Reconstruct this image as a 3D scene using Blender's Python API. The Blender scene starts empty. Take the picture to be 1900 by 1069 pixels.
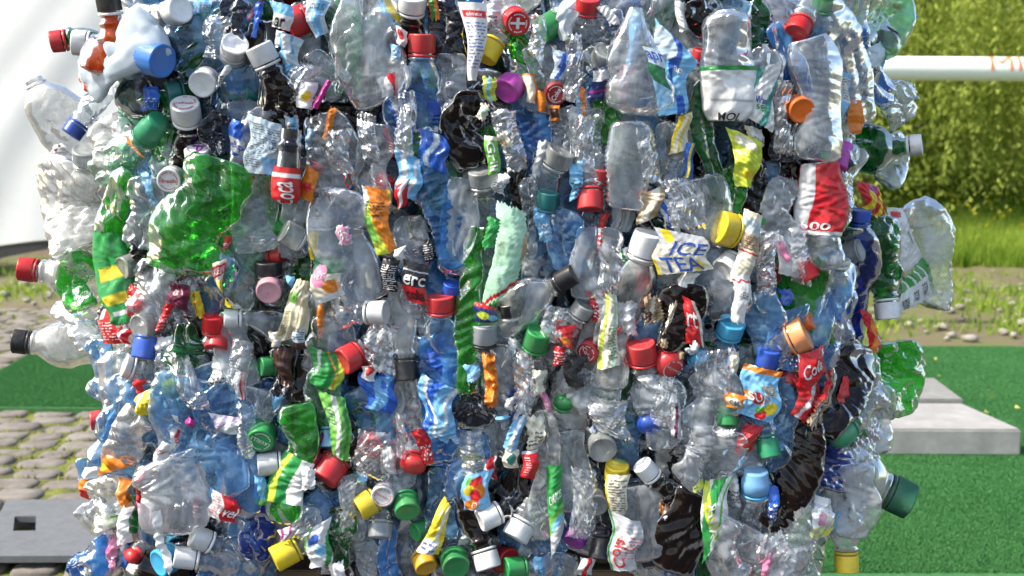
import bpy, bmesh, math, random
import numpy as np
from mathutils import Vector, Matrix

# ------------------------------------------------------------------ camera, sky, sun, exposure
SC = bpy.context.scene
CAM_H, CAM_D, FPX = 0.95, 1.30, 2100.0
PITCH = math.atan((534.5 - 300.0) / FPX)
cam_data = bpy.data.cameras.new("camera")
cam = bpy.data.objects.new("camera", cam_data)
SC.collection.objects.link(cam)
cam.location = (0, -CAM_D, CAM_H)
cam.rotation_euler = (math.radians(90) - PITCH, 0, 0)
cam_data.sensor_width = 36.0
cam_data.lens = 36.0 * FPX / 1900.0
cam_data.clip_start = 0.05
cam_data.clip_end = 500
cam_data.dof.use_dof = True
cam_data.dof.focus_distance = 1.31
cam_data.dof.aperture_fstop = 9.0
SC.camera = cam

SUN_EL, SUN_AZ = 50.0, -107.0      # azimuth clockwise from +Y (view direction): high on the left, a little towards the camera
world = bpy.data.worlds.new("World")
SC.world = world
world.use_nodes = True
wn = world.node_tree.nodes
sky = wn.new("ShaderNodeTexSky")
sky.sky_type = 'NISHITA'
sky.sun_disc = False
sky.sun_elevation = math.radians(SUN_EL)
sky.sun_rotation = math.radians(SUN_AZ)
sky.dust_density = 1.6
world.node_tree.links.new(sky.outputs[0], wn["Background"].inputs[0])
wn["Background"].inputs[1].default_value = 0.15
sd = bpy.data.lights.new("sun", 'SUN')
sd.energy = 3.3
sd.angle = math.radians(2.2)
sd.color = (1.0, 0.96, 0.90)
sun = bpy.data.objects.new("sun", sd)
SC.collection.objects.link(sun)
az, el = math.radians(SUN_AZ), math.radians(SUN_EL)
sdir = Vector((math.sin(az) * math.cos(el), math.cos(az) * math.cos(el), math.sin(el)))
sun.rotation_euler = (-sdir).to_track_quat('-Z', 'Y').to_euler()
SC.view_settings.view_transform = 'Standard'
SC.view_settings.look = 'None'
SC.view_settings.exposure = 1.06
SC.view_settings.gamma = 1.0
SC.view_settings.use_white_balance = True
SC.view_settings.white_balance_temperature = 7150
SC.cycles.use_denoising = True
SC.cycles.use_adaptive_sampling = True
SC.cycles.adaptive_threshold = 0.03
SC.cycles.max_bounces = 6
SC.cycles.diffuse_bounces = 2
SC.cycles.glossy_bounces = 2
SC.cycles.transmission_bounces = 4
SC.cycles.transparent_max_bounces = 12
SC.cycles.sample_clamp_indirect = 6.0
SC.cycles.caustics_reflective = False
SC.cycles.caustics_refractive = False

# ------------------------------------------------------------------ places from the photograph's proportions
CP, SP = math.cos(PITCH), math.sin(PITCH)
def ray(px, py):
    a, b = (px - 950.0) / FPX, (534.5 - py) / FPX
    return np.array([a, CP + b * SP, -SP + b * CP])
def onplane(px, py, d=0.0):
    """point on the vertical plane d metres behind the front of the bale"""
    r = ray(px, py)
    t = (CAM_D + d) / r[1]
    return np.array([0, -CAM_D, CAM_H]) + r * t
def onground(px, py, z=0.0):
    r = ray(px, py)
    t = (z - CAM_H) / r[2]
    return np.array([0, -CAM_D, CAM_H]) + r * t
PXM = CAM_D / FPX          # metres per photo pixel at the bale front
def edge_depth(px):
    e = max(0.0, (abs(px - 895) - 560) / 220.0)
    return 0.10 * min(e, 1.4) ** 1.7
def bp(px, py, d=0.0):
    return onplane(px, py, d + edge_depth(px))

# ------------------------------------------------------------------ materials
MATS = {}
def new_mat(name):
    m = bpy.data.materials.new(name)
    m.use_nodes = True
    nt = m.node_tree
    for n in list(nt.nodes): nt.nodes.remove(n)
    out = nt.nodes.new("ShaderNodeOutputMaterial")
    return m, nt, out
def N(nt, t, **kw):
    n = nt.nodes.new(t)
    for k, v in kw.items():
        if k.startswith('i_'): n.inputs[k[2:].replace('_', ' ')].default_value = v
        else: setattr(n, k, v)
    return n
def wrinkle_bump(nt, strength, dist, scale=1.0, facets=True):
    """crumpling: flat tilted facets with sharp edges, plus thin ridges; runs mostly upright as in the squeezed bale"""
    L = nt.links.new
    tc = N(nt, "ShaderNodeTexCoord"); oi = N(nt, "ShaderNodeObjectInfo")
    ad = N(nt, "ShaderNodeVectorMath", operation='SCALE'); ad.inputs[0].default_value = (3.1, 7.7, 5.3)
    L(oi.outputs['Random'], ad.inputs['Scale'])
    mp = N(nt, "ShaderNodeMapping"); mp.inputs['Scale'].default_value = (1, 1, .5)
    L(tc.outputs['Object'], mp.inputs[0])
    va = N(nt, "ShaderNodeVectorMath", operation='ADD'); L(mp.outputs[0], va.inputs[0]); L(ad.outputs[0], va.inputs[1])
    n1 = N(nt, "ShaderNodeTexNoise"); n1.inputs['Scale'].default_value = 30 * scale
    n1.inputs['Detail'].default_value = 3; n1.inputs['Roughness'].default_value = .6; n1.inputs['Distortion'].default_value = .5
    L(va.outputs[0], n1.inputs['Vector'])
    S = 48 * scale
    vs = N(nt, "ShaderNodeVectorMath", operation='SCALE'); vs.inputs['Scale'].default_value = S; L(va.outputs[0], vs.inputs[0])
    vo = N(nt, "ShaderNodeTexVoronoi", feature='F1'); vo.inputs['Scale'].default_value = 1.0; L(vs.outputs[0], vo.inputs['Vector'])
    df = N(nt, "ShaderNodeVectorMath", operation='SUBTRACT'); L(vs.outputs[0], df.inputs[0]); L(vo.outputs['Position'], df.inputs[1])
    cc = N(nt, "ShaderNodeVectorMath", operation='SUBTRACT'); L(vo.outputs['Color'], cc.inputs[0]); cc.inputs[1].default_value = (.5, .5, .5)
    dt = N(nt, "ShaderNodeVectorMath", operation='DOT_PRODUCT'); L(df.outputs[0], dt.inputs[0]); L(cc.outputs[0], dt.inputs[1])
    sb = N(nt, "ShaderNodeMath", operation='SUBTRACT'); sb.inputs[1].default_value = .5; L(n1.outputs[0], sb.inputs[0])
    ab = N(nt, "ShaderNodeMath", operation='ABSOLUTE'); L(sb.outputs[0], ab.inputs[0])
    ma = N(nt, "ShaderNodeMath", operation='MULTIPLY_ADD'); ma.inputs[1].default_value = 1.6
    m2 = N(nt, "ShaderNodeMath", operation='MULTIPLY'); m2.inputs[1].default_value = .9 if facets else .1
    L(dt.outputs['Value'], m2.inputs[0]); L(ab.outputs[0], ma.inputs[0]); L(m2.outputs[0], ma.inputs[2])
    # some stretches stay taut and smooth, others are crinkled
    lf = N(nt, "ShaderNodeTexNoise"); lf.inputs['Scale'].default_value = 13 * scale; lf.inputs['Detail'].default_value = 1; L(va.outputs[0], lf.inputs['Vector'])
    lm = N(nt, "ShaderNodeMapRange"); lm.inputs[1].default_value = .38; lm.inputs[2].default_value = .66; lm.inputs[3].default_value = .12; lm.inputs[4].default_value = 1.25
    L(lf.outputs[0], lm.inputs[0])
    hm = N(nt, "ShaderNodeMath", operation='MULTIPLY'); L(ma.outputs[0], hm.inputs[0]); L(lm.outputs[0], hm.inputs[1])
    b = N(nt, "ShaderNodeBump"); b.inputs['Strength'].default_value = strength; b.inputs['Distance'].default_value = dist
    L(hm.outputs[0], b.inputs['Height'])
    return b, n1
def pet(name, tint, edge, haze_col, haze=0.10, refl=.85, rough=0.10, bump=0.28):
    m, nt, out = new_mat(name)
    L = nt.links.new
    b, nz = wrinkle_bump(nt, bump, 0.006)
    lw = N(nt, "ShaderNodeLayerWeight"); lw.inputs['Blend'].default_value = .42; L(b.outputs[0], lw.inputs['Normal'])
    mx = N(nt, "ShaderNodeMix", data_type='RGBA'); mx.inputs[6].default_value = (*tint, 1); mx.inputs[7].default_value = (*edge, 1)
    L(lw.outputs['Facing'], mx.inputs[0])
    tr = N(nt, "ShaderNodeBsdfTransparent"); L(mx.outputs[2], tr.inputs[0])
    df = N(nt, "ShaderNodeBsdfDiffuse"); df.inputs[0].default_value = (*haze_col, 1); L(b.outputs[0], df.inputs['Normal'])
    tl = N(nt, "ShaderNodeBsdfTranslucent"); tl.inputs[0].default_value = (*haze_col, 1)
    mh = N(nt, "ShaderNodeMixShader"); mh.inputs[0].default_value = .5; L(df.outputs[0], mh.inputs[1]); L(tl.outputs[0], mh.inputs[2])
    # worn and scuffed plastic is cloudy in patches
    rp = N(nt, "ShaderNodeMapRange"); rp.inputs[1].default_value = .42; rp.inputs[2].default_value = .72
    rp.inputs[3].default_value = haze * .45; rp.inputs[4].default_value = min(1, haze * 2.2)
    L(nz.outputs[0], rp.inputs[0])
    m1 = N(nt, "ShaderNodeMixShader"); L(rp.outputs[0], m1.inputs[0]); L(tr.outputs[0], m1.inputs[1]); L(mh.outputs[0], m1.inputs[2])
    gl = N(nt, "ShaderNodeBsdfGlossy"); gl.inputs['Roughness'].default_value = rough; L(b.outputs[0], gl.inputs['Normal'])
    gl.inputs[0].default_value = (1, 1, 1, 1)
    fr = N(nt, "ShaderNodeFresnel"); fr.inputs[0].default_value = 1.57; L(b.outputs[0], fr.inputs['Normal'])
    fm = N(nt, "ShaderNodeMath", operation='MULTIPLY', use_clamp=True); fm.inputs[1].default_value = refl; L(fr.outputs[0], fm.inputs[0])
    m2 = N(nt, "ShaderNodeMixShader"); L(fm.outputs[0], m2.inputs[0]); L(m1.outputs[0], m2.inputs[1]); L(gl.outputs[0], m2.inputs[2])
    L(m2.outputs[0], out.inputs[0])
    MATS[name] = m
    return m
def plastic(name, col, rough=.35, sss=0.0, dirt=.25, trans=0.0, attr=False, bump=.12, spec=.5):
    m, nt, out = new_mat(name); L = nt.links.new
    p = N(nt, "ShaderNodeBsdfPrincipled"); p.inputs['Roughness'].default_value = rough
    p.inputs['Specular IOR Level'].default_value = spec
    b, nz = wrinkle_bump(nt, bump, 0.003, facets=attr)
    L(b.outputs[0], p.inputs['Normal'])
    tc = N(nt, "ShaderNodeTexCoord"); oi = N(nt, "ShaderNodeObjectInfo")
    dn = N(nt, "ShaderNodeTexNoise", noise_dimensions='4D'); dn.inputs['Scale'].default_value = 55; dn.inputs['Detail'].default_value = 5
    dn.inputs['Roughness'].default_value = .7
    mu = N(nt, "ShaderNodeMath", operation='MULTIPLY'); mu.inputs[1].default_value = 19.
    L(oi.outputs['Random'], mu.inputs[0]); L(mu.outputs[0], dn.inputs['W']); L(tc.outputs['Object'], dn.inputs['Vector'])
    mr = N(nt, "ShaderNodeMapRange"); mr.inputs[1].default_value = .47; mr.inputs[2].default_value = .78; mr.inputs[3].default_value = 0; mr.inputs[4].default_value = dirt
    L(dn.outputs[0], mr.inputs[0])
    mx = N(nt, "ShaderNodeMix", data_type='RGBA'); mx.inputs[7].default_value = (.22, .19, .15, 1)
    if attr:
        at = N(nt, "ShaderNodeAttribute"); at.attribute_name = "Col"; L(at.outputs[0], mx.inputs[6])
    else:
        hs = N(nt, "ShaderNodeHueSaturation"); hs.inputs['Color'].default_value = (*col, 1)      # caps faded to different degrees
        r1 = N(nt, "ShaderNodeMapRange"); r1.inputs[3].default_value = .78; r1.inputs[4].default_value = 1.05; L(oi.outputs['Random'], r1.inputs[0]); L(r1.outputs[0], hs.inputs['Value'])
        r2 = N(nt, "ShaderNodeMath", operation='FRACT'); m7 = N(nt, "ShaderNodeMath", operation='MULTIPLY'); m7.inputs[1].default_value = 7.3
        L(oi.outputs['Random'], m7.inputs[0]); L(m7.outputs[0], r2.inputs[0])
        r3 = N(nt, "ShaderNodeMapRange"); r3.inputs[3].default_value = .95; r3.inputs[4].default_value = 1.0; L(r2.outputs[0], r3.inputs[0]); L(r3.outputs[0], hs.inputs['Saturation'])
        L(hs.outputs[0], mx.inputs[6])
    L(mr.outputs[0], mx.inputs[0]); L(mx.outputs[2], p.inputs['Base Color'])
    last = p.outputs[0]
    if trans > 0:
        t = N(nt, "ShaderNodeBsdfTranslucent"); L(mx.outputs[2], t.inputs[0])
        ms = N(nt, "ShaderNodeMixShader"); ms.inputs[0].default_value = trans; L(last, ms.inputs[1]); L(t.outputs[0], ms.inputs[2]); last = ms.outputs[0]
    L(last, out.inputs[0])
    MATS[name] = m
    return m

# crushed bottle plastics
pet('clear',  (.94,.96,.97), (.55,.60,.65), (.80,.88,.94), .27, refl=.72, rough=.12, bump=.30)
pet('clearblue', (.55,.80,.97), (.18,.44,.74), (.27,.58,.92), .36, refl=.65, rough=.12, bump=.27)
pet('warm',   (.97,.97,.95), (.72,.72,.68), (.90,.91,.88), .50, refl=.7, rough=.13, bump=.36)
pet('blue',   (.26,.60,.95), (.05,.26,.62), (.08,.38,.82), .42, refl=.65, bump=.34)
pet('deepblue', (.03,.15,.66), (.008,.05,.36), (.010,.10,.56), .50, refl=.6, bump=.28)
pet('green',  (.20,.85,.20), (.02,.42,.04), (.05,.56,.07), .36, refl=.6, bump=.36)
pet('darkgreen', (.06,.48,.18), (.01,.17,.05), (.012,.26,.07), .36, refl=.55, bump=.30)
pet('palegreen', (.62,.93,.72), (.28,.60,.40), (.40,.74,.52), .26, refl=.6, bump=.34)
pet('brown',  (.10,.03,.02), (.012,.004,.003), (.018,.006,.004), .55, refl=.5, rough=.08, bump=.34)
pet('amber',  (.75,.20,.03), (.30,.05,.005), (.50,.11,.008), .55, refl=.6)
pet('smoke',  (.34,.36,.42), (.06,.07,.10), (.07,.08,.11), .20, refl=.6, bump=.28)
pet('frost',  (.88,.92,.90), (.5,.55,.53), (.72,.76,.74), .50, rough=.2)
pet('film',   (.96,.97,.98), (.68,.74,.79), (.85,.90,.95), .30, refl=.75, rough=.11, bump=.40)
pet('bluefilm', (.28,.60,.95), (.08,.30,.70), (.08,.40,.84), .5, refl=.8, bump=.5)
plastic('whiteplastic', (.78,.79,.78), trans=.15)
plastic('greyplastic', (.50,.60,.68), rough=.4)
plastic('print', None, attr=True, rough=.3, trans=.12, bump=.35, dirt=.35)
plastic('printdirty', None, attr=True, rough=.45, trans=.05, bump=.4, dirt=.75)
plastic('ink_white', (.82,.82,.82), dirt=.1); plastic('ink_red', (.62,.015,.02), dirt=.1)
plastic('ink_blue', (.02,.08,.42), dirt=.1); plastic('ink_black', (.015,.015,.018), dirt=.1)
plastic('ink_green', (.01,.22,.07), dirt=.1); plastic('ink_orange', (.80,.22,.04), dirt=.0); plastic('ink_violet', (.28,.03,.35), dirt=.1)
CAPC = dict(red=(.68,.012,.018), darkred=(.36,.006,.015), white=(.84,.85,.85), blue=(.012,.10,.56), bigblue=(.012,.18,.60), navy=(.01,.05,.30),
    lightblue=(.16,.40,.68), cyan=(.03,.42,.72), teal=(.008,.20,.20), green=(.02,.30,.08), darkgreen=(.008,.13,.065), yellow=(.86,.62,.01),
    gold=(.80,.42,.01), orange=(.85,.16,.01), peach=(.88,.33,.12), pink=(.86,.42,.50), magenta=(.62,.06,.50), purple=(.34,.04,.36),
    black=(.018,.019,.022), grey=(.42,.46,.49), olive=(.30,.36,.06), orangered=(.8,.06,.01), emerald=(.01,.28,.13), pinkred=(.7,.05,.07))
for k, v in CAPC.items(): plastic('cap_' + k, v, rough=.38, dirt=.42, bump=.12, trans=.06)
pet('cap_frost', (.80,.84,.84), (.5,.55,.55), (.74,.78,.77), .75, rough=.25, bump=.1)

# ------------------------------------------------------------------ mesh helpers
ALL = []            # every top-level thing of the bale with its place in the photo
def grid_mesh(name, P, wrapu=False, mat=None, cols=None, smooth=True, loc=(0, 0, 0), flatcap=False):
    nv, nu = P.shape[:2]
    verts = (P - np.array(loc)).reshape(-1, 3)
    ju = np.arange(nu if wrapu else nu - 1)
    jv = np.arange(nv - 1)
    a = (jv[:, None] * nu + ju[None, :])
    b = (jv[:, None] * nu + (ju[None, :] + 1) % nu)
    faces = np.stack([a, b, b + nu, a + nu], -1).reshape(-1, 4)
    return raw_mesh(name, verts, faces, mat, None if cols is None else cols.reshape(-1, 3), smooth)
def raw_mesh(name, verts, faces, mat=None, cols=None, smooth=True):
    me = bpy.data.meshes.new(name)
    k = faces.shape[1]
    me.vertices.add(len(verts)); me.vertices.foreach_set('co', np.ascontiguousarray(verts, dtype=np.float32).ravel())
    me.loops.add(faces.size); me.loops.foreach_set('vertex_index', faces.astype(np.int32).ravel())
    me.polygons.add(len(faces))
    me.polygons.foreach_set('loop_start', np.arange(0, faces.size, k, dtype=np.int32))
    me.polygons.foreach_set('use_smooth', np.full(len(faces), smooth))
    if mat: me.materials.append(MATS[mat])
    if cols is not None:
        at = me.attributes.new('Col', 'FLOAT_COLOR', 'POINT')
        c = np.ones((len(verts), 4), np.float32); c[:, :3] = cols
        at.data.foreach_set('color', c.ravel())
    me.update(calc_edges=True); me.validate()
    return me
def link(name, me, parent=None, loc=(0, 0, 0)):
    o = bpy.data.objects.new(name, me)
    SC.collection.objects.link(o)
    o.location = loc
    if parent is not None: o.parent = parent
    return o
def empty(name, loc):
    return link(name, None, None, loc)
def catmull(pts, n):
    pts = np.array(pts, float)
    if len(pts) == 2: pts = np.array([pts[0], pts[0]*.5 + pts[1]*.5, pts[1]])
    p = np.vstack([2*pts[0]-pts[1], pts, 2*pts[-1]-pts[-2]])
    seg = len(pts) - 1
    t = np.linspace(0, seg - 1e-6, n); i = t.astype(int); f = (t - i)[:, None]
    a, b, c, d = p[i], p[i+1], p[i+2], p[i+3]
    return .5*((2*b) + (c-a)*f + (2*a-5*b+4*c-d)*f**2 + (3*b-a-3*c+d)*f**3)
def tri(x): return np.abs((x % 1.0) - .5) * 4 - 1
def folds(P, rng, lam=(.018, .08), n=7, aniso=None):
    """crease field: sharp folds in random directions, wavier at large scale; about -1..1"""
    w = np.zeros(P.shape[:-1]); tot = 0
    wp = P + .006*np.sin(P[..., [1, 2, 0]]*rng.uniform(60, 110) + rng.uniform(0, 6))
    for k in range(n):
        l = lam[0] * (lam[1]/lam[0]) ** (k/(n-1))
        d = rng.normal(size=3)
        if aniso is not None: d = d - aniso * (d @ aniso) * .78
        d /= np.linalg.norm(d)
        a = l ** .8
        w += a * tri((wp @ d)/l + rng.random()); tot += a
    return w / tot * 1.6
def dents(P, C, rng, n, R=(.012, .03)):
    w = np.zeros(P.shape[:-1])
    flat = C.reshape(-1, 3)
    for _ in range(n):
        c = P.reshape(-1, 3)[rng.integers(0, P.size//3)]
        r = rng.uniform(*R)
        w = np.maximum(w, np.clip(1 - np.linalg.norm(P - c, axis=-1)/r, 0, 1) * r)
    return w
def frames(S, up=np.array([0., 1., 0.])):
    T = np.gradient(S, axis=0); T /= np.linalg.norm(T, axis=1)[:, None]
    B = np.cross(T, up)
    nb = np.linalg.norm(B, axis=1)[:, None]
    fallback = np.array([1., 0, 0])
    B = np.where(nb < .25, np.cross(T, np.array([.15, .0, 1.])), B)
    B /= np.linalg.norm(B, axis=1)[:, None]
    # keep continuity
    for i in range(1, len(B)):
        if B[i] @ B[i-1] < 0: B[i] = -B[i]
    k = 5
    Bp = np.vstack([B[:1]]*k + [B] + [B[-1:]]*k)
    B = np.stack([Bp[i:i+2*k+1].mean(0) for i in range(len(B))])
    B -= T * (B*T).sum(1)[:, None]; B /= np.linalg.norm(B, axis=1)[:, None]
    Nn = np.cross(B, T)
    return T, B, Nn
def interp(xs, ys, t): return np.interp(t, xs, ys)

def body_grid(spine, width, rng, neck=True, neck_r=.0125, flat=.5, crumple=1.0, nu=44, nv=72, ribs=0, end='pinch', twist=None, prof=None):
    """crushed bottle skin: rows along the spine from neck to base, columns around"""
    L = np.linalg.norm(np.diff(np.array(spine), axis=0), axis=1).sum()
    nv = int(np.clip(L/.0028, 26, 96)); 
    S = catmull(spine, nv)
    T, B, Nn = frames(S)
    t = np.linspace(0, 1, nv); Lm = t*L
    R = width/2
    if prof is not None:
        r = interp([p[0] for p in prof], [p[1] for p in prof], t)*R; ft = np.clip(Lm/.05, 0, 1)
    elif neck:
        sh = min(.055, L*.42)
        r = interp([0, .018, .018+sh*.45, .018+sh, L*.92, L], [neck_r*.93, neck_r*.95, neck_r+(R-neck_r)*.62, R, R*.97, R*(.55 if end == 'pinch' else .9)], Lm)
        r += np.where((Lm > .014) & (Lm < .0185), .0028, 0)
        ft = np.clip((Lm-.016)/sh, 0, 1)
    else:
        q = .14
        r = interp([0, q*.4, q, 1-q, 1-q*.4, 1], [R*rng.uniform(.4, .85), R*.93, R, R*.97, R*.92, R*rng.uniform(.4, .85)], t); ft = np.ones(nv)
    r = r*(1 + ft*.09*np.sin(t*rng.uniform(5, 11)+rng.uniform(0, 6)))
    a = 1 + ft*(.10)
    b = 1 + ft*(flat-1)
    th = np.linspace(0, 2*math.pi, nu, endpoint=False)
    ph = (rng.uniform(-.5, .5) if twist is None else twist)*ft*np.sin(t*3+rng.uniform(0, 3))
    c, s = np.cos(th)[None, :], np.sin(th)[None, :]
    X = (a*r)[:, None]*c; Y = (b*r)[:, None]*np.sign(s)*np.abs(s)**.85
    Xr = X*np.cos(ph)[:, None]-Y*np.sin(ph)[:, None]; Yr = X*np.sin(ph)[:, None]+Y*np.cos(ph)[:, None]
    P = S[:, None, :] + Xr[..., None]*B[:, None, :] + Yr[..., None]*Nn[:, None, :]
    rad = P - S[:, None, :]; rad /= np.linalg.norm(rad, axis=-1)[..., None] + 1e-9
    crumple = crumple*rng.uniform(.6, 1.15)
    amp = (ft*crumple)[:, None]
    ax = T[len(T)//2]
    F = folds(P, rng, aniso=ax)
    G = folds(P, rng, lam=(.008, .022), n=4)
    D = dents(P, P, rng, 7)
    lat = .40+.60*np.abs(s)
    side = (P*B[:, None, :]).sum(-1)*.9+(P @ ax)*.16
    pw = side+.004*np.sin((P @ ax)*rng.uniform(25, 60)+rng.uniform(0, 6))
    pleat = tri(pw/rng.uniform(.016, .030)+rng.random())*.6+tri(pw/rng.uniform(.008, .013)+(P @ ax)*rng.uniform(-20, 20)+rng.random())*.25
    disp = amp*lat*(F*.0046 + G*.0013) - amp*lat*D*.45
    if ribs: disp = disp + (ft[:, None])*.0012*np.sin(Lm*2*math.pi/ribs)[:, None]
    disp = np.maximum(disp, -(np.minimum(a, b)*r)[:, None]*.9)
    P = P + rad*disp[..., None]
    P = P+Nn[:, None, :]*(amp*pleat*.0042*rng.uniform(.45, 1.2))[..., None]
    # lateral wander of the whole wall
    P = P + (amp*.0022)[..., None]*np.sin(Lm*rng.uniform(60, 120)+rng.uniform(0, 6))[:, None, None]*B[:, None, :]
    if end == 'flat' or end == 'pinch':
        cen = P[-1].mean(0) - T[-1]*(.010 if end == 'flat' else .003)
        rows = [P[-1]*(1-k)+cen*k for k in (.45, .8, .985)]
        P = np.concatenate([P, np.stack(rows)], 0)
    if not neck and prof is None:
        cen = P[0].mean(0)
        P = np.concatenate([np.stack([P[0]*(1-k)+cen*k for k in (.985, .5)]), P], 0)
    return P

def sample(P, u, v, wrap=True, off=.0006):
    """point on a grid surface at fractions u (across/around), v (along), lifted off it"""
    nv, nu = P.shape[:2]
    fu = u*(nu if wrap else nu-1); fv = np.clip(v*(nv-1), 0, nv-1.0001)
    iu = np.floor(fu).astype(int); iv = np.floor(fv).astype(int); du = (fu-iu)[:, None]; dv = (fv-iv)[:, None]
    if wrap: i0, i1 = iu % nu, (iu+1) % nu
    else:
        iu = np.clip(iu, 0, nu-2); du = np.clip(fu-iu, 0, 1)[:, None]; i0, i1 = iu, iu+1
    p00, p01, p10, p11 = P[iv, i0], P[iv, i1], P[iv+1, i0], P[iv+1, i1]
    p = (p00*(1-du)+p01*du)*(1-dv)+(p10*(1-du)+p11*du)*dv
    n = np.cross(p01-p00+1e-9, p10-p00); n /= np.linalg.norm(n, axis=1)[:, None]+1e-12
    n = np.where((n[:, 1] > 0)[:, None], -n, n)      # the printed side is the outer, visible one
    return p + n*off
FONTCACHE = {}
def glyphs(text):
    """flat triangulated lettering, unit box: x 0..1, y 0..1"""
    if text in FONTCACHE: return FONTCACHE[text]
    cu = bpy.data.curves.new('lettering', 'FONT'); cu.body = text; cu.resolution_u = 3
    cu.offset = .012 if text != 'MIV' else -.012
    o = bpy.data.objects.new('lettering', cu); SC.collection.objects.link(o)
    dg = bpy.context.evaluated_depsgraph_get(); me = bpy.data.meshes.new_from_object(o.evaluated_get(dg))
    bpy.data.objects.remove(o); bpy.data.curves.remove(cu)
    bm = bmesh.new(); bm.from_mesh(me); bpy.data.meshes.remove(me)
    bmesh.ops.triangulate(bm, faces=bm.faces[:])
    for _ in range(3):
        es = [e for e in bm.edges if e.calc_length() > .16]
        if not es: break
        bmesh.ops.subdivide_edges(bm, edges=es, cuts=1)
        bmesh.ops.triangulate(bm, faces=bm.faces[:])
    bmesh.ops.remove_doubles(bm, verts=bm.verts[:], dist=1e-5)
    v = np.array([q.co[:] for q in bm.verts]); f = np.array([[q.index for q in g.verts] for g in bm.faces]); bm.free()
    v = v[:, :2]; mn, mx = v.min(0), v.max(0)
    v = (v-mn)/(mx-mn)
    FONTCACHE[text] = (v, f)
    return v, f
def surf_text(parent, P, text, ink, u0, u1, v0, v1, wrap, origin, swap=False, off=.0009):
    """u0->u1 runs left to right of the words, v0 (bottom of letters) -> v1 (top); swap puts words along v"""
    g, f = glyphs(text)
    if swap: u = u0+(u1-u0)*g[:, 1]; v = v0+(v1-v0)*g[:, 0]
    else: u = u0+(u1-u0)*g[:, 0]; v = v0+(v1-v0)*g[:, 1]
    p = sample(P, u, v, wrap, off) - origin
    me = raw_mesh('lettering', p, f, 'ink_'+ink, None, True)
    return link('lettering', me, parent)
def fine_print(parent, P, ink, u0, u1, v0, v1, wrap, origin, rows, rng, swap=False, dens=.72, off=.0008):
    """rows of small printed dashes read as small text"""
    vs, fs = [], []
    for r in range(rows):
        q = (r+.25)/rows; x = 0.0
        while x < .97:
            w = rng.uniform(.03, .11)
            if rng.random() < dens:
                for k in range(max(1, int(w/.03))):
                    a, b = x+w*k/max(1, int(w/.03)), x+w*(k+1)/max(1, int(w/.03))-.006
                    i = len(vs)
                    for (s, t) in ((a, q), (b, q), (b, q+.42/rows), (a, q+.42/rows)): vs.append((s, t))
                    fs.append((i, i+1, i+2, i+3))
            x += w+.015
    g = np.array(vs); f = np.array(fs)
    if swap: u = u0+(u1-u0)*g[:, 1]; v = v0+(v1-v0)*g[:, 0]
    else: u = u0+(u1-u0)*g[:, 0]; v = v0+(v1-v0)*g[:, 1]
    p = sample(P, u, v, wrap, off)-origin
    return link('fine_print', raw_mesh('fine_print', p, f, 'ink_'+ink, None, False), parent)

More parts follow.
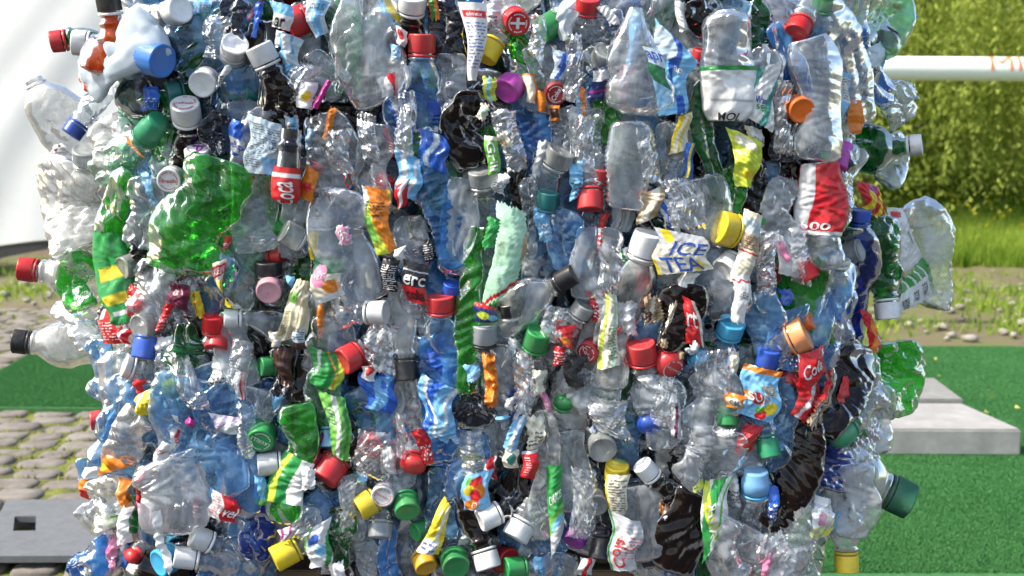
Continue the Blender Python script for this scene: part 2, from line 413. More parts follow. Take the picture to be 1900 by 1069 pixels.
# ------------------------------------------------------------------ caps
def lathe(profile, seg=48, ridge=0.0, ridge_lo=0, ridge_hi=0, squash=1.0):
    th = np.linspace(0, 2*math.pi, seg, endpoint=False)
    rows = []
    for i, (r, z) in enumerate(profile):
        rr = np.full(seg, r)
        if ridge and ridge_lo <= i <= ridge_hi: rr = r-ridge*(np.arange(seg) % 2)
        rows.append(np.stack([rr*np.cos(th), rr*np.sin(th)*squash, np.full(seg, z)], 1))
    return np.stack(rows)
def axis_matrix(o, d):
    d = d/np.linalg.norm(d); up = np.array([0, 0, 1.]) if abs(d[2]) < .9 else np.array([1., 0, 0])
    # x axis: horizontal as seen, so lettering reads about level
    x = np.cross(up, d); x /= np.linalg.norm(x); y = np.cross(d, x)
    return np.stack([x, y, d], 1), o
def make_cap(root, origin, pos, d, R, h, mat, rng, ring=True, ringmat=None, text=None, ink='red', spin=0, squash=1.0, style='screw'):
    """pos: centre of the cap's open end; d: way its top points"""
    M, o = axis_matrix(pos, d)
    cs, sn = math.cos(math.radians(spin)), math.sin(math.radians(spin))
    Rz = np.array([[cs, -sn, 0], [sn, cs, 0], [0, 0, 1]])
    if style == 'dome': prof = [(R*.93, 0), (R, h*.02), (R, h*.45), (R*.95, h*.62), (R*.82, h*.78), (R*.6, h*.9), (R*.3, h*.98), (.0004, h)]
    elif style == 'tall': prof = [(R*.93, 0), (R, h*.02), (R, h*.55), (R*.86, h*.62), (R*.84, h*.95), (R*.78, h), (R*.4, h*1.0), (.0004, h)]
    else: prof = [(R*.92, .0002), (R*.985, .0004), (R, .0012), (R*.985, h-.0022), (R*.965, h-.0010), (R*.90, h-.0002), (R*.80, h), (R*.78, h-.0003), (R*.35, h-.0003), (.0004, h-.0003)]
    G = lathe(prof, 72, R*.045 if style == 'screw' else R*.02, 1, 3 if style == 'screw' else 2, squash)
    G = G + (folds(G, rng, lam=(.01, .03), n=4)*R*.03)[..., None]*np.array([1, 1, 0])
    W = lambda A: (A @ Rz.T) @ M.T + o - origin
    cap = link('cap', grid_mesh('cap', W(G), True, mat), root)
    inner = lathe([(R*.85, -.0028), (R*.85, .004)], 40, 0, 0, 0, squash)
    if ring:
        rp = lathe([(R*.86, -.0013), (R*.985, -.0014), (R*.995, -.0028), (R*.985, -.0042), (R*.88, -.0044), (R*.86, -.0013)], 60, 0, 0, 0, squash)
        link('tamper_ring', grid_mesh('tamper_ring', W(rp), True, ringmat or mat), cap)
    if text:
        g, f = glyphs(text); asp = .62
        wdt = R*1.15; hgt = min(R*.85, wdt*1.5/max(2, len(text)))
        p = np.stack([(g[:, 0]-.5)*wdt, (g[:, 1]-.5)*hgt, np.full(len(g), h+.0002)], 1)
        link('lettering', raw_mesh('lettering', W(p), f, 'ink_'+ink, None, False), cap)
        if R > .013:
            # small print around the rim
            vs, fs = [], []
            for k in range(26):
                if rng.random() < .25: continue
                a0, a1 = k/26*2*math.pi, (k+.62)/26*2*math.pi; i = len(vs)
                for a, r in ((a0, .64), (a1, .64), (a1, .73), (a0, .73)): vs.append((R*r*math.cos(a), R*r*math.sin(a), h+.0002))
                fs.append((i, i+1, i+2, i+3))
            link('rim_print', raw_mesh('rim_print', W(np.array(vs)), np.array(fs), 'ink_'+ink, None, False), cap)
    return cap

def band(root, P, v0, v1, origin, cols, name='label', u=(0, 1), mat='print', off=.0007, rng=None, cellv=None):
    """printed sleeve wrapped over a stretch of the body; cols: [(u0,v0,u1,v1,rgb), ...] later ones on top"""
    nv, nu = P.shape[:2]
    full = u == (0, 1)
    mu, mv = (120 if full else 70), 48
    uu = np.linspace(u[0], u[1], mu, endpoint=not full); vv = np.linspace(v0, v1, mv)
    U, V = np.meshgrid(uu, vv)
    cen = sample(P, (np.arange(16)/16.), np.full(16, (v0+v1)/2), True, 0).mean(0)
    fu = U*nu; fv = np.clip(V*(nv-1), 0, nv-1.001)
    iu = np.floor(fu).astype(int); iv = np.floor(fv).astype(int); du = (fu-iu)[..., None]; dv = (fv-iv)[..., None]
    p = (P[iv, iu % nu]*(1-du)+P[iv, (iu+1) % nu]*du)*(1-dv)+(P[np.minimum(iv+1, nv-1), iu % nu]*(1-du)+P[np.minimum(iv+1, nv-1), (iu+1) % nu]*du)*dv
    ctr = p.mean(1, keepdims=True) if full else P.mean(1)[np.clip(iv[:, :1], 0, nv-1)]
    rad = p-ctr; rad /= np.linalg.norm(rad, axis=-1)[..., None]+1e-9
    p = p+rad*off
    if rng is not None:
        e = (np.arange(mv)/(mv-1))
        tdir = (p[-1]-p[0]).mean(0)
        jag = rng.normal(size=mu)*.006
        p = p + (np.clip(1-e*9, 0, 1)-np.clip(1-(1-e)*9, 0, 1))[:, None, None]*jag[None, :, None]*tdir
    C = np.zeros((mv, mu, 3)); un = (np.arange(mu)/(mu-1))[None, :]; vn = (np.arange(mv)/(mv-1))[:, None]
    for (a, b, c, d, rgb) in cols:
        m = (un >= a) & (un <= c) & (vn >= b) & (vn <= d); C[m] = rgb
    o = link(name, grid_mesh(name, p, full, mat, C, True, origin), root)
    return o, p

RGB = dict(red=(.62,.012,.02), white=(.80,.81,.80), blue=(.015,.12,.55), lb=(.18,.48,.78), sky=(.20,.55,.86), navy=(.012,.03,.14), green=(.02,.32,.07), dg=(.01,.15,.06),
    lime=(.60,.72,.06), mint=(.42,.72,.52), yellow=(.86,.66,.03), orange=(.85,.24,.02), black=(.014,.014,.016), brown=(.055,.02,.014), beige=(.68,.62,.42),
    pink=(.8,.25,.42), magenta=(.5,.03,.25), maroon=(.13,.008,.04), grey=(.42,.44,.45), silver=(.6,.62,.64), cream=(.82,.78,.62), tan=(.45,.33,.2), purple=(.3,.05,.36), lg=(.16,.5,.08), paleblue=(.55,.68,.76), teal=(.02,.25,.22))
COLW = dict(lb='light blue', sky='light blue', paleblue='pale blue', dg='dark green', lg='green', mint='mint green')
def rgb(c): return RGB[c] if isinstance(c, str) else c

def reg(o, desc, cat, x, y, mark=None, exact=None):
    o['category'] = cat
    ALL.append(dict(o=o, desc=desc, x=x, y=y, mark=mark, exact=exact))
    return o

SEED = [100]
def nxt():
    SEED[0] += 1
    return np.random.default_rng(SEED[0])

BODYWORD = dict(clear='clear', clearblue='bluish clear', warm='clear', blue='light blue', deepblue='deep blue', green='green', darkgreen='dark green', palegreen='pale green',
    brown='dark brown', amber='amber brown', smoke='smoky', frost='frosted', yellowclear='yellowish', whiteplastic='white', greyplastic='light grey opaque', film='clear', bluefilm='blue')
def bottle(x, y, ang, tilt, cap, d=48, body='clear', L=110, W=62, dep=0.0, ba=None, bt=12, lab=None, h=None, ring=True, text=None, ink='red', spin=0,
           style='screw', flat=.46, cr=1.0, ribs=0, mark=None, desc=None, exact=None, ringmat=None, squash=1.0, texts=(), cat='bottle', wander=14, lv=(.45, .8), end='pinch', name=None):
    """one bottle: (x, y) photo place of the cap, ang the way its top points in the picture, tilt towards the viewer; the body runs towards ba"""
    rng = nxt()
    R = d*PXM/2
    h = (h*PXM) if h else R*1.12
    A, Tt = math.radians(ang), math.radians(tilt)
    ax = np.array([math.cos(A)*math.cos(Tt), -math.sin(Tt), math.sin(A)*math.cos(Tt)])
    c = bp(x, y, dep)
    pos = c-ax*h*.5
    if ba is None: ba = ang+180
    Bq, Bt = math.radians(ba), math.radians(bt)
    bd = np.array([math.cos(Bq)*math.cos(Bt), math.sin(Bt), math.sin(Bq)*math.cos(Bt)])
    Lm = L*PXM
    pts = [pos+ax*.002, pos-ax*.016]
    k = max(3, int(Lm/.035)); cur = pts[-1].copy(); dr = -ax.copy()
    side = np.array([-bd[2], 0, bd[0]])
    for i in range(k):
        q = min(1, (i+1)/2.2); dd = dr*(1-q)+bd*q; dd /= np.linalg.norm(dd)
        cur = cur+dd*Lm/k+side*rng.normal()*wander*PXM*.35
        pts.append(cur.copy())
    root = empty(name or ('bottle' if cat == 'bottle' else cat.replace(' ', '_')), pts[-1])
    org = np.array(pts[-1])
    P = body_grid(pts, W*PXM, rng, neck_r=R*.86, flat=flat, crumple=cr*(.5 if body in ('greyplastic', 'whiteplastic') else 1), ribs=ribs, end=end)
    link('body', grid_mesh('body', P, True, body, None, True, org), root)
    if cap: make_cap(root, org, pos, ax, R, h, 'cap_'+cap, rng, ring, ringmat and 'cap_'+ringmat, text, ink, spin, squash, style)
    if lab:
        lo, lp = band(root, P, lv[0], lv[1], org, [(a, b, cc, dd, rgb(e)) for (a, b, cc, dd, e) in lab], rng=rng)
        for tx in texts: surf_text(lo, lp, tx[0], tx[1], tx[2], tx[3], tx[4], tx[5], True, org, swap=tx[6] if len(tx) > 6 else False)
    cw = dict(bigblue='large blue', pinkred='pinkish red', frost='frosted white', lightblue='light blue', darkred='dark red', darkgreen='dark green', peach='peach coloured', orangered='orange red').get(cap, cap)
    if desc is None:
        desc = "crushed %s bottle with %s cap" % (BODYWORD[body], cw) if cap else "crushed %s bottle with open neck" % BODYWORD[body]
    reg(root, desc, cat, x, y, mark, exact)
    root['group'] = "crushed bottles with caps in the bale" if cap else "open crushed bottles in the bale"
    if cat != 'bottle' : del root['group']
    return root, P, org

def body(pts, W, mat, dep=0.012, neck=False, lab=None, lv=(.3, .7), desc=None, mark=None, exact=None, flat=.36, cr=1.0, ribs=0, texts=(), prof=None, cat='bottle', deps=None, end='pinch', name=None, nr=.0125, fine=None, twist=None, labmat='print'):
    """a crushed body without a cap in view, laid along photo places pts"""
    rng = nxt()
    P3 = [bp(p[0], p[1], dep+(deps[i] if deps else 0)) for i, p in enumerate(pts)]
    org = np.array(P3[-1]) if not neck else np.array(P3[-1])
    P = body_grid(P3, W*PXM, rng, neck=neck, neck_r=nr, flat=flat, crumple=cr, ribs=ribs, prof=prof, end=end, twist=twist)
    root = empty(name or ('bottle' if cat == 'bottle' else cat.replace(' ', '_')), org)
    link('body', grid_mesh('body', P, True, mat, None, True, org), root)
    if lab:
        lo, lp = band(root, P, lv[0], lv[1], org, [(a, b, cc, dd, rgb(e)) for (a, b, cc, dd, e) in lab], rng=rng, mat=labmat)
        for tx in texts: surf_text(lo, lp, tx[0], tx[1], tx[2], tx[3], tx[4], tx[5], True, org, swap=tx[6] if len(tx) > 6 else False)
        if fine: fine_print(lo, lp, fine[0], fine[1], fine[2], fine[3], fine[4], True, org, fine[5], rng)
    cx = sum(p[0] for p in pts)/len(pts); cy = sum(p[1] for p in pts)/len(pts)
    reg(root, desc or "flattened %s bottle body" % BODYWORD[mat], cat, cx, cy, mark, exact)
    if cat == 'bottle': root['group'] = "flattened bottle bodies in the bale"
    return root, P, org

def film(quad, zones, dep=-.004, desc=None, mark=None, exact=None, amp=.004, curl=.010, texts=(), fine=(), cat='wrapper', name=None, mat='print', jag=.03, lam=(.010, .05), deps=(0, 0, 0, 0)):
    """a torn sheet, label or wrapper; quad: photo places top-left, top-right, bottom-right, bottom-left; zones in u (right), v (down)"""
    rng = nxt()
    q = [bp(p[0], p[1], dep+deps[i]) for i, p in enumerate(quad)]
    w = (np.linalg.norm(q[1]-q[0])+np.linalg.norm(q[2]-q[3]))/2; hh = (np.linalg.norm(q[3]-q[0])+np.linalg.norm(q[2]-q[1]))/2
    nu = int(np.clip(w/.0013, 20, 110)); nv = int(np.clip(hh/.0013, 20, 130))
    u = np.linspace(0, 1, nu)[None, :]; v = np.linspace(0, 1, nv)[:, None]
    def rag(n, L):
        x = np.linspace(0, 1, n); r = np.zeros(n)
        for k in range(6): r += np.abs(np.sin(x*L*rng.uniform(60, 700)+rng.uniform(0, 6)))*rng.uniform(.2, .6)
        return r*jag*.5
    l, r_, t_, b_ = rag(nv, hh)[:, None], rag(nv, hh)[:, None], rag(nu, w)[None, :], rag(nu, w)[None, :]
    U = l+(1-l-r_)*u; V = t_+(1-t_-b_)*v
    U3, V3 = U[..., None], V[..., None]
    P = (q[0]*(1-U3)+q[1]*U3)*(1-V3)+(q[3]*(1-U3)+q[2]*U3)*V3
    nrm = np.cross(q[1]-q[0], q[3]-q[0]); nrm /= np.linalg.norm(nrm)
    if nrm[1] > 0: nrm = -nrm
    F = folds(P, rng, lam=lam, n=7); G = folds(P, rng, lam=(.004, .012), n=4)
    bulge = np.sin(U*math.pi)*.6+np.sin(V*math.pi)*.4-.5
    P = P+nrm*(F*amp+G*amp*.34+bulge*curl)[..., None]
    side = (q[1]-q[0])/w
    P = P+side*(np.sin(V*rng.uniform(5, 9)+rng.uniform(0, 6))*.004*min(1, w/.05))[..., None]
    C = np.zeros((nv, nu, 3)); C[:] = rgb(zones[0]) if isinstance(zones[0], (str,)) else (.8, .8, .8)
    un = np.broadcast_to(u, (nv, nu)); vn = np.broadcast_to(v, (nv, nu))
    for z in zones:
        if isinstance(z, str): C[:] = rgb(z); continue
        if z[0] == 'o':   # ellipse
            _, cu, cv, ru, rv, col = z; m = ((un-cu)/ru)**2+((vn-cv)/rv)**2 < 1
        elif z[0] == 's':  # slanted band: u + k*v between a and b
            _, k, a, b, col = z; m = (un+k*vn > a) & (un+k*vn < b)
        else:
            a, b, c, d, col = z; m = (un >= a) & (un <= c) & (vn >= b) & (vn <= d)
        C[m] = rgb(col)
    org = P[-1].mean(0)
    nm = name or cat.replace(' ', '_')
    o = link(nm, grid_mesh(nm, P, False, mat, C, True, org), None, org)
    for tx in texts: surf_text(o, P, tx[0], tx[1], tx[2], tx[3], tx[4], tx[5], False, org, swap=tx[6] if len(tx) > 6 else False)
    for f in fine: fine_print(o, P, f[0], f[1], f[2], f[3], f[4], False, org, f[5], rng, swap=f[6] if len(f) > 6 else False)
    cx = sum(p[0] for p in quad)/4; cy = sum(p[1] for p in quad)/4
    cn = []
    for z in zones:
        c = z if isinstance(z, str) else z[-1]
        c = COLW.get(c, c)
        if c not in cn: cn.append(c)
    if desc is None: desc = ' and '.join(cn[:2])+(' torn label' if fine or texts else ' crumpled scrap')
    reg(o, desc or 'crumpled wrapper', cat, cx, cy, mark, exact)
    o['group'] = "torn labels and wrappers in the bale"
    return o
# ------------------------------------------------------------------ setting
def structure(o): o['kind'] = 'structure'; return o
def ground_mat(name, cols, scale, rough=.9, bump=.3, bdist=.01, stretch=(1, 1, 1)):
    m, nt, out = new_mat(name); L = nt.links.new
    p = N(nt, "ShaderNodeBsdfPrincipled"); p.inputs['Roughness'].default_value = rough
    tc = N(nt, "ShaderNodeTexCoord"); mp = N(nt, "ShaderNodeMapping"); mp.inputs['Scale'].default_value = stretch
    L(tc.outputs['Object'], mp.inputs[0])
    n = N(nt, "ShaderNodeTexNoise"); n.inputs['Scale'].default_value = scale; n.inputs['Detail'].default_value = 8; n.inputs['Roughness'].default_value = .7
    L(mp.outputs[0], n.inputs['Vector'])
    cr = N(nt, "ShaderNodeValToRGB"); e = cr.color_ramp
    while len(e.elements) < len(cols): e.elements.new(.5)
    for i, (pos, c) in enumerate(cols): e.elements[i].position = pos; e.elements[i].color = (*c, 1)
    L(n.outputs[0], cr.inputs[0]); L(cr.outputs[0], p.inputs['Base Color'])
    bmp = N(nt, "ShaderNodeBump"); bmp.inputs['Strength'].default_value = bump; bmp.inputs['Distance'].default_value = bdist
    L(n.outputs[0], bmp.inputs['Height']); L(bmp.outputs[0], p.inputs['Normal']); L(p.outputs[0], out.inputs[0])
    MATS[name] = m
    return m
ground_mat('dirt', [(.30, (.075, .055, .032)), (.46, (.15, .115, .07)), (.56, (.11, .13, .035)), (.70, (.21, .175, .125))], 3)
ground_mat('joint', [(.35, (.05, .042, .028)), (.5, (.10, .11, .02)), (.62, (.17, .20, .02)), (.75, (.08, .065, .04))], 9)
ground_mat('bank', [(.35, (.05, .12, .01)), (.55, (.12, .24, .02)), (.75, (.24, .30, .05))], 3)
ground_mat('turf', [(.35, (.03, .125, .035)), (.55, (.042, .16, .048)), (.75, (.06, .20, .07))], 60, bump=.25, bdist=.004)
ground_mat('cobble', [(.3, (.10, .085, .073)), (.5, (.175, .155, .135)), (.68, (.25, .23, .205))], 9, bump=.4, bdist=.006, rough=.85)
ground_mat('concrete', [(.3, (.24, .24, .235)), (.55, (.32, .318, .31)), (.7, (.39, .388, .38))], 12, bump=.25, bdist=.003)
ground_mat('concretedark', [(.3, (.17, .17, .165)), (.55, (.22, .22, .21)), (.7, (.27, .27, .26))], 12, bump=.25, bdist=.003)
ground_mat('metalplate', [(.3, (.10, .107, .115)), (.6, (.14, .15, .16))], 30, rough=.55, bump=.1, bdist=.001)
ground_mat('tarp', [(.3, (.74, .75, .76)), (.6, (.80, .81, .81))], 2, rough=.6, bump=.1)
ground_mat('hem', [(.3, (.02, .02, .022)), (.6, (.04, .04, .04))], 8, rough=.6)
ground_mat('paint', [(.3, (.80, .81, .80)), (.6, (.84, .84, .83))], 8, rough=.35, bump=.02)
ground_mat('stone', [(.3, (.20, .18, .15)), (.6, (.34, .31, .27))], 18)
ground_mat('wood', [(.3, (.10, .06, .035)), (.5, (.17, .11, .065)), (.7, (.24, .165, .10))], 14, stretch=(1, 8, 8), rough=.8)
ground_mat('bark', [(.3, (.06, .045, .03)), (.7, (.15, .12, .09))], 12)
def leaf_mat(name, c1, c2, tr=.45):
    m, nt, out = new_mat(name); L = nt.links.new
    at = N(nt, "ShaderNodeAttribute"); at.attribute_name = "Col"
    mx = N(nt, "ShaderNodeMix", data_type='RGBA'); mx.inputs[6].default_value = (*c1, 1); mx.inputs[7].default_value = (*c2, 1)
    L(at.outputs['Fac'], mx.inputs[0])
    d = N(nt, "ShaderNodeBsdfDiffuse"); t = N(nt, "ShaderNodeBsdfTranslucent")
    L(mx.outputs[2], d.inputs[0]); L(mx.outputs[2], t.inputs[0])
    ms = N(nt, "ShaderNodeMixShader"); ms.inputs[0].default_value = tr
    L(d.outputs[0], ms.inputs[1]); L(t.outputs[0], ms.inputs[2]); L(ms.outputs[0], out.inputs[0])
    MATS[name] = m
leaf_mat('leaf', (.25, .35, .05), (.60, .66, .18), .55)
leaf_mat('leafdark', (.22, .31, .05), (.46, .54, .12), .55)
leaf_mat('grass', (.15, .27, .03), (.42, .54, .10), .55)
leaf_mat('turfblade', (.055, .20, .065), (.085, .255, .09), .3)
leaf_mat('moss', (.12, .15, .012), (.36, .42, .03), .3)
leaf_mat('flower', (.8, .55, .01), (.9, .7, .02), .2)
leaf_mat('fallen', (.55, .50, .10), (.75, .70, .25), .2)

def box(bm, x0, x1, y0, y1, z0, z1):
    vs = [bm.verts.new((x, y, z)) for z in (z0, z1) for y in (y0, y1) for x in (x0, x1)]
    for f in ((0, 2, 3, 1), (4, 5, 7, 6), (0, 1, 5, 4), (2, 6, 7, 3), (0, 4, 6, 2), (1, 3, 7, 5)): bm.faces.new([vs[i] for i in f])
def bm_obj(name, bm, mat, parent=None, loc=(0, 0, 0), bevel=0, smooth=False):
    if bevel: bmesh.ops.bevel(bm, geom=bm.edges[:], offset=bevel, segments=2, affect='EDGES')
    me = bpy.data.meshes.new(name); bm.to_mesh(me); bm.free(); me.materials.append(MATS[mat])
    if smooth:
        for p in me.polygons: p.use_smooth = True
    return link(name, me, parent, loc)
rs = np.random.default_rng(7)

# ground: one sheet, rising into a bank behind the rough strip
xs = np.concatenate([np.linspace(-60, -8, 14), np.linspace(-7, 9, 110), np.linspace(10, 60, 14)])
ys = np.concatenate([np.linspace(-60, 1.5, 20), np.linspace(1.8, 18, 130), np.linspace(19, 90, 16)])
X, Y = np.meshgrid(xs, ys)
rise = np.clip((Y-9.3)/6, 0, 1); Z = 1.0*rise**1.2*np.clip((X+1.5)/3, .12, 1)
Z += (np.sin(X*3.1+Y*2.2)*np.sin(Y*4.3-X)*.03+rs.normal(size=X.shape)*.012)*np.clip((Y-6.8)/1.5, 0, 1) - .012
def ground_z(x, y):
    r = np.clip((y-9.3)/6, 0, 1); return 1.0*r**1.2*np.clip((x+1.5)/3, .12, 1)
structure(link('ground', grid_mesh('ground', np.stack([X, Y, Z], -1), False, 'dirt')))

ground_mat('added_ground_dark', [(.3, (.035, .036, .04)), (.7, (.07, .072, .078))], 30)  # unseen dark ground added around the camera to keep tan reflections off the plastic
X, Y = np.meshgrid(np.linspace(-14, 14, 60), np.linspace(-11, .12, 40))
structure(link('added_ground', grid_mesh('added_ground', np.stack([X, Y, .004+rs.normal(size=X.shape)*.0015], -1), False, 'added_ground_dark')))
# cobbled paving on the left, individual stones laid in staggered rows
def cobbles():
    vs, fs = [], []; n = 0
    y = .3; r = 0
    while y < 5.8:
        dy = .112; x = -5.2+(r % 2)*.10
        while x < -.25:
            w = rs.uniform(.12, .185); g = .019
            cx, cy = x+w/2, y+dy/2+rs.normal()*.010+.035*math.sin(x*2.1)
            h = .021+rs.normal()*.003
            k = 12; ring = []
            ex = .5
            jit = rs.normal(size=k)*.03
            for lvl, (sc, zz) in enumerate(((1.0, -.01), (.99, h*.62), (.90, h*.95), (.5, h*1.0))):
                for i in range(k):
                    a = 2*math.pi*i/k; c_, s_ = math.cos(a), math.sin(a)
                    px = math.copysign(abs(c_)**ex, c_)*(w-g)/2*sc*(1+jit[i]); py = math.copysign(abs(s_)**ex, s_)*(dy-g)/2*sc*(1+jit[(i+3) % k])
                    vs.append((cx+px, cy+py, zz+rs.normal()*.0012))
            vs.append((cx, cy, h*1.0))
            for l in range(3):
                for i in range(k):
                    a, b_ = n+l*k+i, n+l*k+(i+1) % k
                    fs.append((a, b_, b_+k, a+k))
            for i in range(0, k): fs.append((n+3*k+i, n+3*k+(i+1) % k, n+4*k, n+4*k))
            n += 4*k+1
            x += w
        y += dy; r += 1
    V = np.array(vs)
    me = bpy.data.meshes.new('cobblestone_paving')
    me.from_pydata(V.tolist(), [], [tuple(dict.fromkeys(f)) for f in fs]); me.materials.append(MATS['cobble'])
    for p in me.polygons: p.use_smooth = True
    return structure(link('cobblestone_paving', me))
cobbles()
X, Y = np.meshgrid(np.linspace(-5.3, -.18, 120), np.linspace(.2, 5.85, 120))
structure(link('paving_bed', grid_mesh('paving_bed', np.stack([X, Y, .010+rs.normal(size=X.shape)*.004], -1), False, 'joint')))

def blades(name, pts, h, w, mat, lean=.5, col=None, kind='stuff', segs=1):
    """short tapering blades at the given points"""
    n = len(pts); a = rs.uniform(0, 2*math.pi, n); l = rs.uniform(0, lean, n)*h; hh = h*rs.uniform(.6, 1.25, n)
    d = np.stack([np.cos(a), np.sin(a)], 1); b = rs.uniform(0, 2*math.pi, n); e = np.stack([np.cos(b), np.sin(b)], 1)
    v = np.zeros((n, 3, 3)); v[:, :, :] = pts[:, None, :]
    v[:, 0, :2] += d*w/2; v[:, 1, :2] -= d*w/2
    v[:, 2, :2] += e*l[:, None]; v[:, 2, 2] += hh
    c = rs.random(n)[:, None, None]*np.ones((1, 3, 3)) if col is None else np.broadcast_to(col[:, None, None], (n, 3, 3))
    o = link(name, raw_mesh(name, v.reshape(-1, 3), np.arange(n*3).reshape(-1, 3), mat, c.reshape(-1, 3), False))
    if kind: o['kind'] = kind
    return o
# moss and weeds in the joints
n = 60000; p = np.stack([rs.uniform(-3.6, -.2, n), rs.uniform(1.2, 5.8, n), np.full(n, .012)], 1)
den = np.sin(p[:, 0]*2.3+1)*np.sin(p[:, 1]*1.7)+rs.normal(size=n)*.5
row = ((p[:, 1]-.3-.035*np.sin(p[:, 0]*2.1))/.112) % 1
keep = (den > -.1) & ((row < .10) | (row > .92) | (rs.random(n) < .05))
blades('joint_moss', p[keep], .014, .010, 'moss', 1.2)

# artificial turf mats
def turf(name, quad, label_n):
    q = [onground(*c) for c in quad]
    for a in q: a[2] = 0
    bm = bmesh.new()
    lo = [bm.verts.new((a[0], a[1], -.01)) for a in q]; hi = [bm.verts.new((a[0], a[1], .034)) for a in q]
    bm.faces.new(hi)
    for i in range(4): bm.faces.new([lo[i], lo[(i+1) % 4], hi[(i+1) % 4], hi[i]])
    bmesh.ops.recalc_face_normals(bm, faces=bm.faces[:])
    structure(bm_obj(name, bm, 'turf'))
    u, v = rs.random(label_n), rs.random(label_n)**1.0
    U, V = u[:, None], v[:, None]
    P = (q[0]*(1-U)+q[1]*U)*(1-V)+(q[3]*(1-U)+q[2]*U)*V
    P[:, 2] = .034
    return P
P = turf('turf_mat', [(72, 661), (330, 659), (420, 776), (-130, 772)], 1)
q = [np.array(v) for v in ((-.15, .55, 0), (5.6, .55, 0), (5.6, 4.17, 0), (-.15, 4.17, 0))]
bm = bmesh.new()
hi = [bm.verts.new((a[0], a[1], .052)) for a in q]; lo = [bm.verts.new((a[0], a[1], -.01)) for a in q]
bm.faces.new(hi)
for i in range(4): bm.faces.new([lo[i], lo[(i+1) % 4], hi[(i+1) % 4], hi[i]])
bmesh.ops.recalc_face_normals(bm, faces=bm.faces[:])
structure(bm_obj('turf_mat', bm, 'turf'))
n = 420000
yy = 1.1+rs.random(n)**1.1*3.06; xx = rs.uniform(.0, .56, n)*(yy+1.3)
patch = .5+.25*np.sin(xx*7+yy*3)*np.sin(yy*5-xx*2)+rs.normal(size=n)*.2
blades('turf_pile', np.stack([xx, yy, np.full(n, .052)], 1), .007, .0034, 'turfblade', 1.3, np.clip(patch, 0, 1))
n = 110000; yl = rs.uniform(3.0, 6.2, n)
a0, a1, a2, a3 = [onground(*c) for c in [(74, 662), (320, 661), (400, 774), (-120, 771)]]
u, v = rs.random(n)[:, None], rs.random(n)[:, None]
PL = (a0*(1-u)+a1*u)*(1-v)+(a3*(1-u)+a2*u)*v; PL[:, 2] = .034
blades('turf_pile', PL, .009, .0045, 'turfblade', 1.3)
n = 9; P = np.array([onground(rs.uniform(1720, 1900), rs.uniform(660, 860), .07) for _ in range(n)])
blades('fallen_leaves', P, .010, .022, 'fallen', 2.5)

# concrete slabs on the turf
def slab(name, front_l, front_r, back_r, h, base, label, mat='concrete'):
    fl, fr, br = onground(*front_l, z=base+h), onground(*front_r, z=base+h), onground(*back_r, z=base+h)
    bl = fl+(br-fr)
    bm = bmesh.new()
    hi = [bm.verts.new((a[0], a[1], base+h)) for a in (fl, fr, br, bl)]; lo = [bm.verts.new((a[0], a[1], base-.002)) for a in (fl, fr, br, bl)]
    bm.faces.new(hi); bm.faces.new(lo[::-1])
    for i in range(4): bm.faces.new([lo[i], lo[(i+1) % 4], hi[(i+1) % 4], hi[i]])
    bmesh.ops.recalc_face_normals(bm, faces=bm.faces[:])
    o = bm_obj(name, bm, mat, bevel=.006); o['label'] = label; o['category'] = 'slab'; o['group'] = 'concrete slabs lying on the turf'
slab('concrete_slab', (1330, 794), (1897, 797), (1785, 748), .082, .053, 'near light grey concrete slab lying on the green turf')
slab('concrete_slab', (1330, 741), (1789, 741), (1735, 701), .060, .053, 'far darker concrete slab lying behind the near one on the turf', 'concretedark')

# metal plate with a square hole on the cobbles
def plate():
    z = .052
    A, B_, Cc, D_ = onground(12, 928, z), onground(360, 922, z), onground(360, 1030, z), onground(-40, 1032, z)
    h = [onground(*c, z=z) for c in ((27, 958), (67, 958), (66, 985), (24, 985))]
    bm = bmesh.new()
    top = [bm.verts.new(tuple(v)) for v in (A, B_, Cc, D_)]; ht = [bm.verts.new(tuple(v)) for v in h]
    bot = [bm.verts.new((v[0], v[1], z-.016)) for v in (A, B_, Cc, D_)]; hb = [bm.verts.new((v[0], v[1], z-.016)) for v in h]
    for i in range(4):
        j = (i+1) % 4
        bm.faces.new([top[i], top[j], ht[j], ht[i]]); bm.faces.new([top[i], top[j], bot[j], bot[i]]); bm.faces.new([ht[i], ht[j], hb[j], hb[i]]); bm.faces.new([bot[i], bot[j], hb[j], hb[i]])
    bmesh.ops.recalc_face_normals(bm, faces=bm.faces[:])
    o = bm_obj('base_plate', bm, 'metalplate'); o['label'] = 'flat grey metal base plate with a square hole lying on the cobbles'; o['category'] = 'plate'
plate()

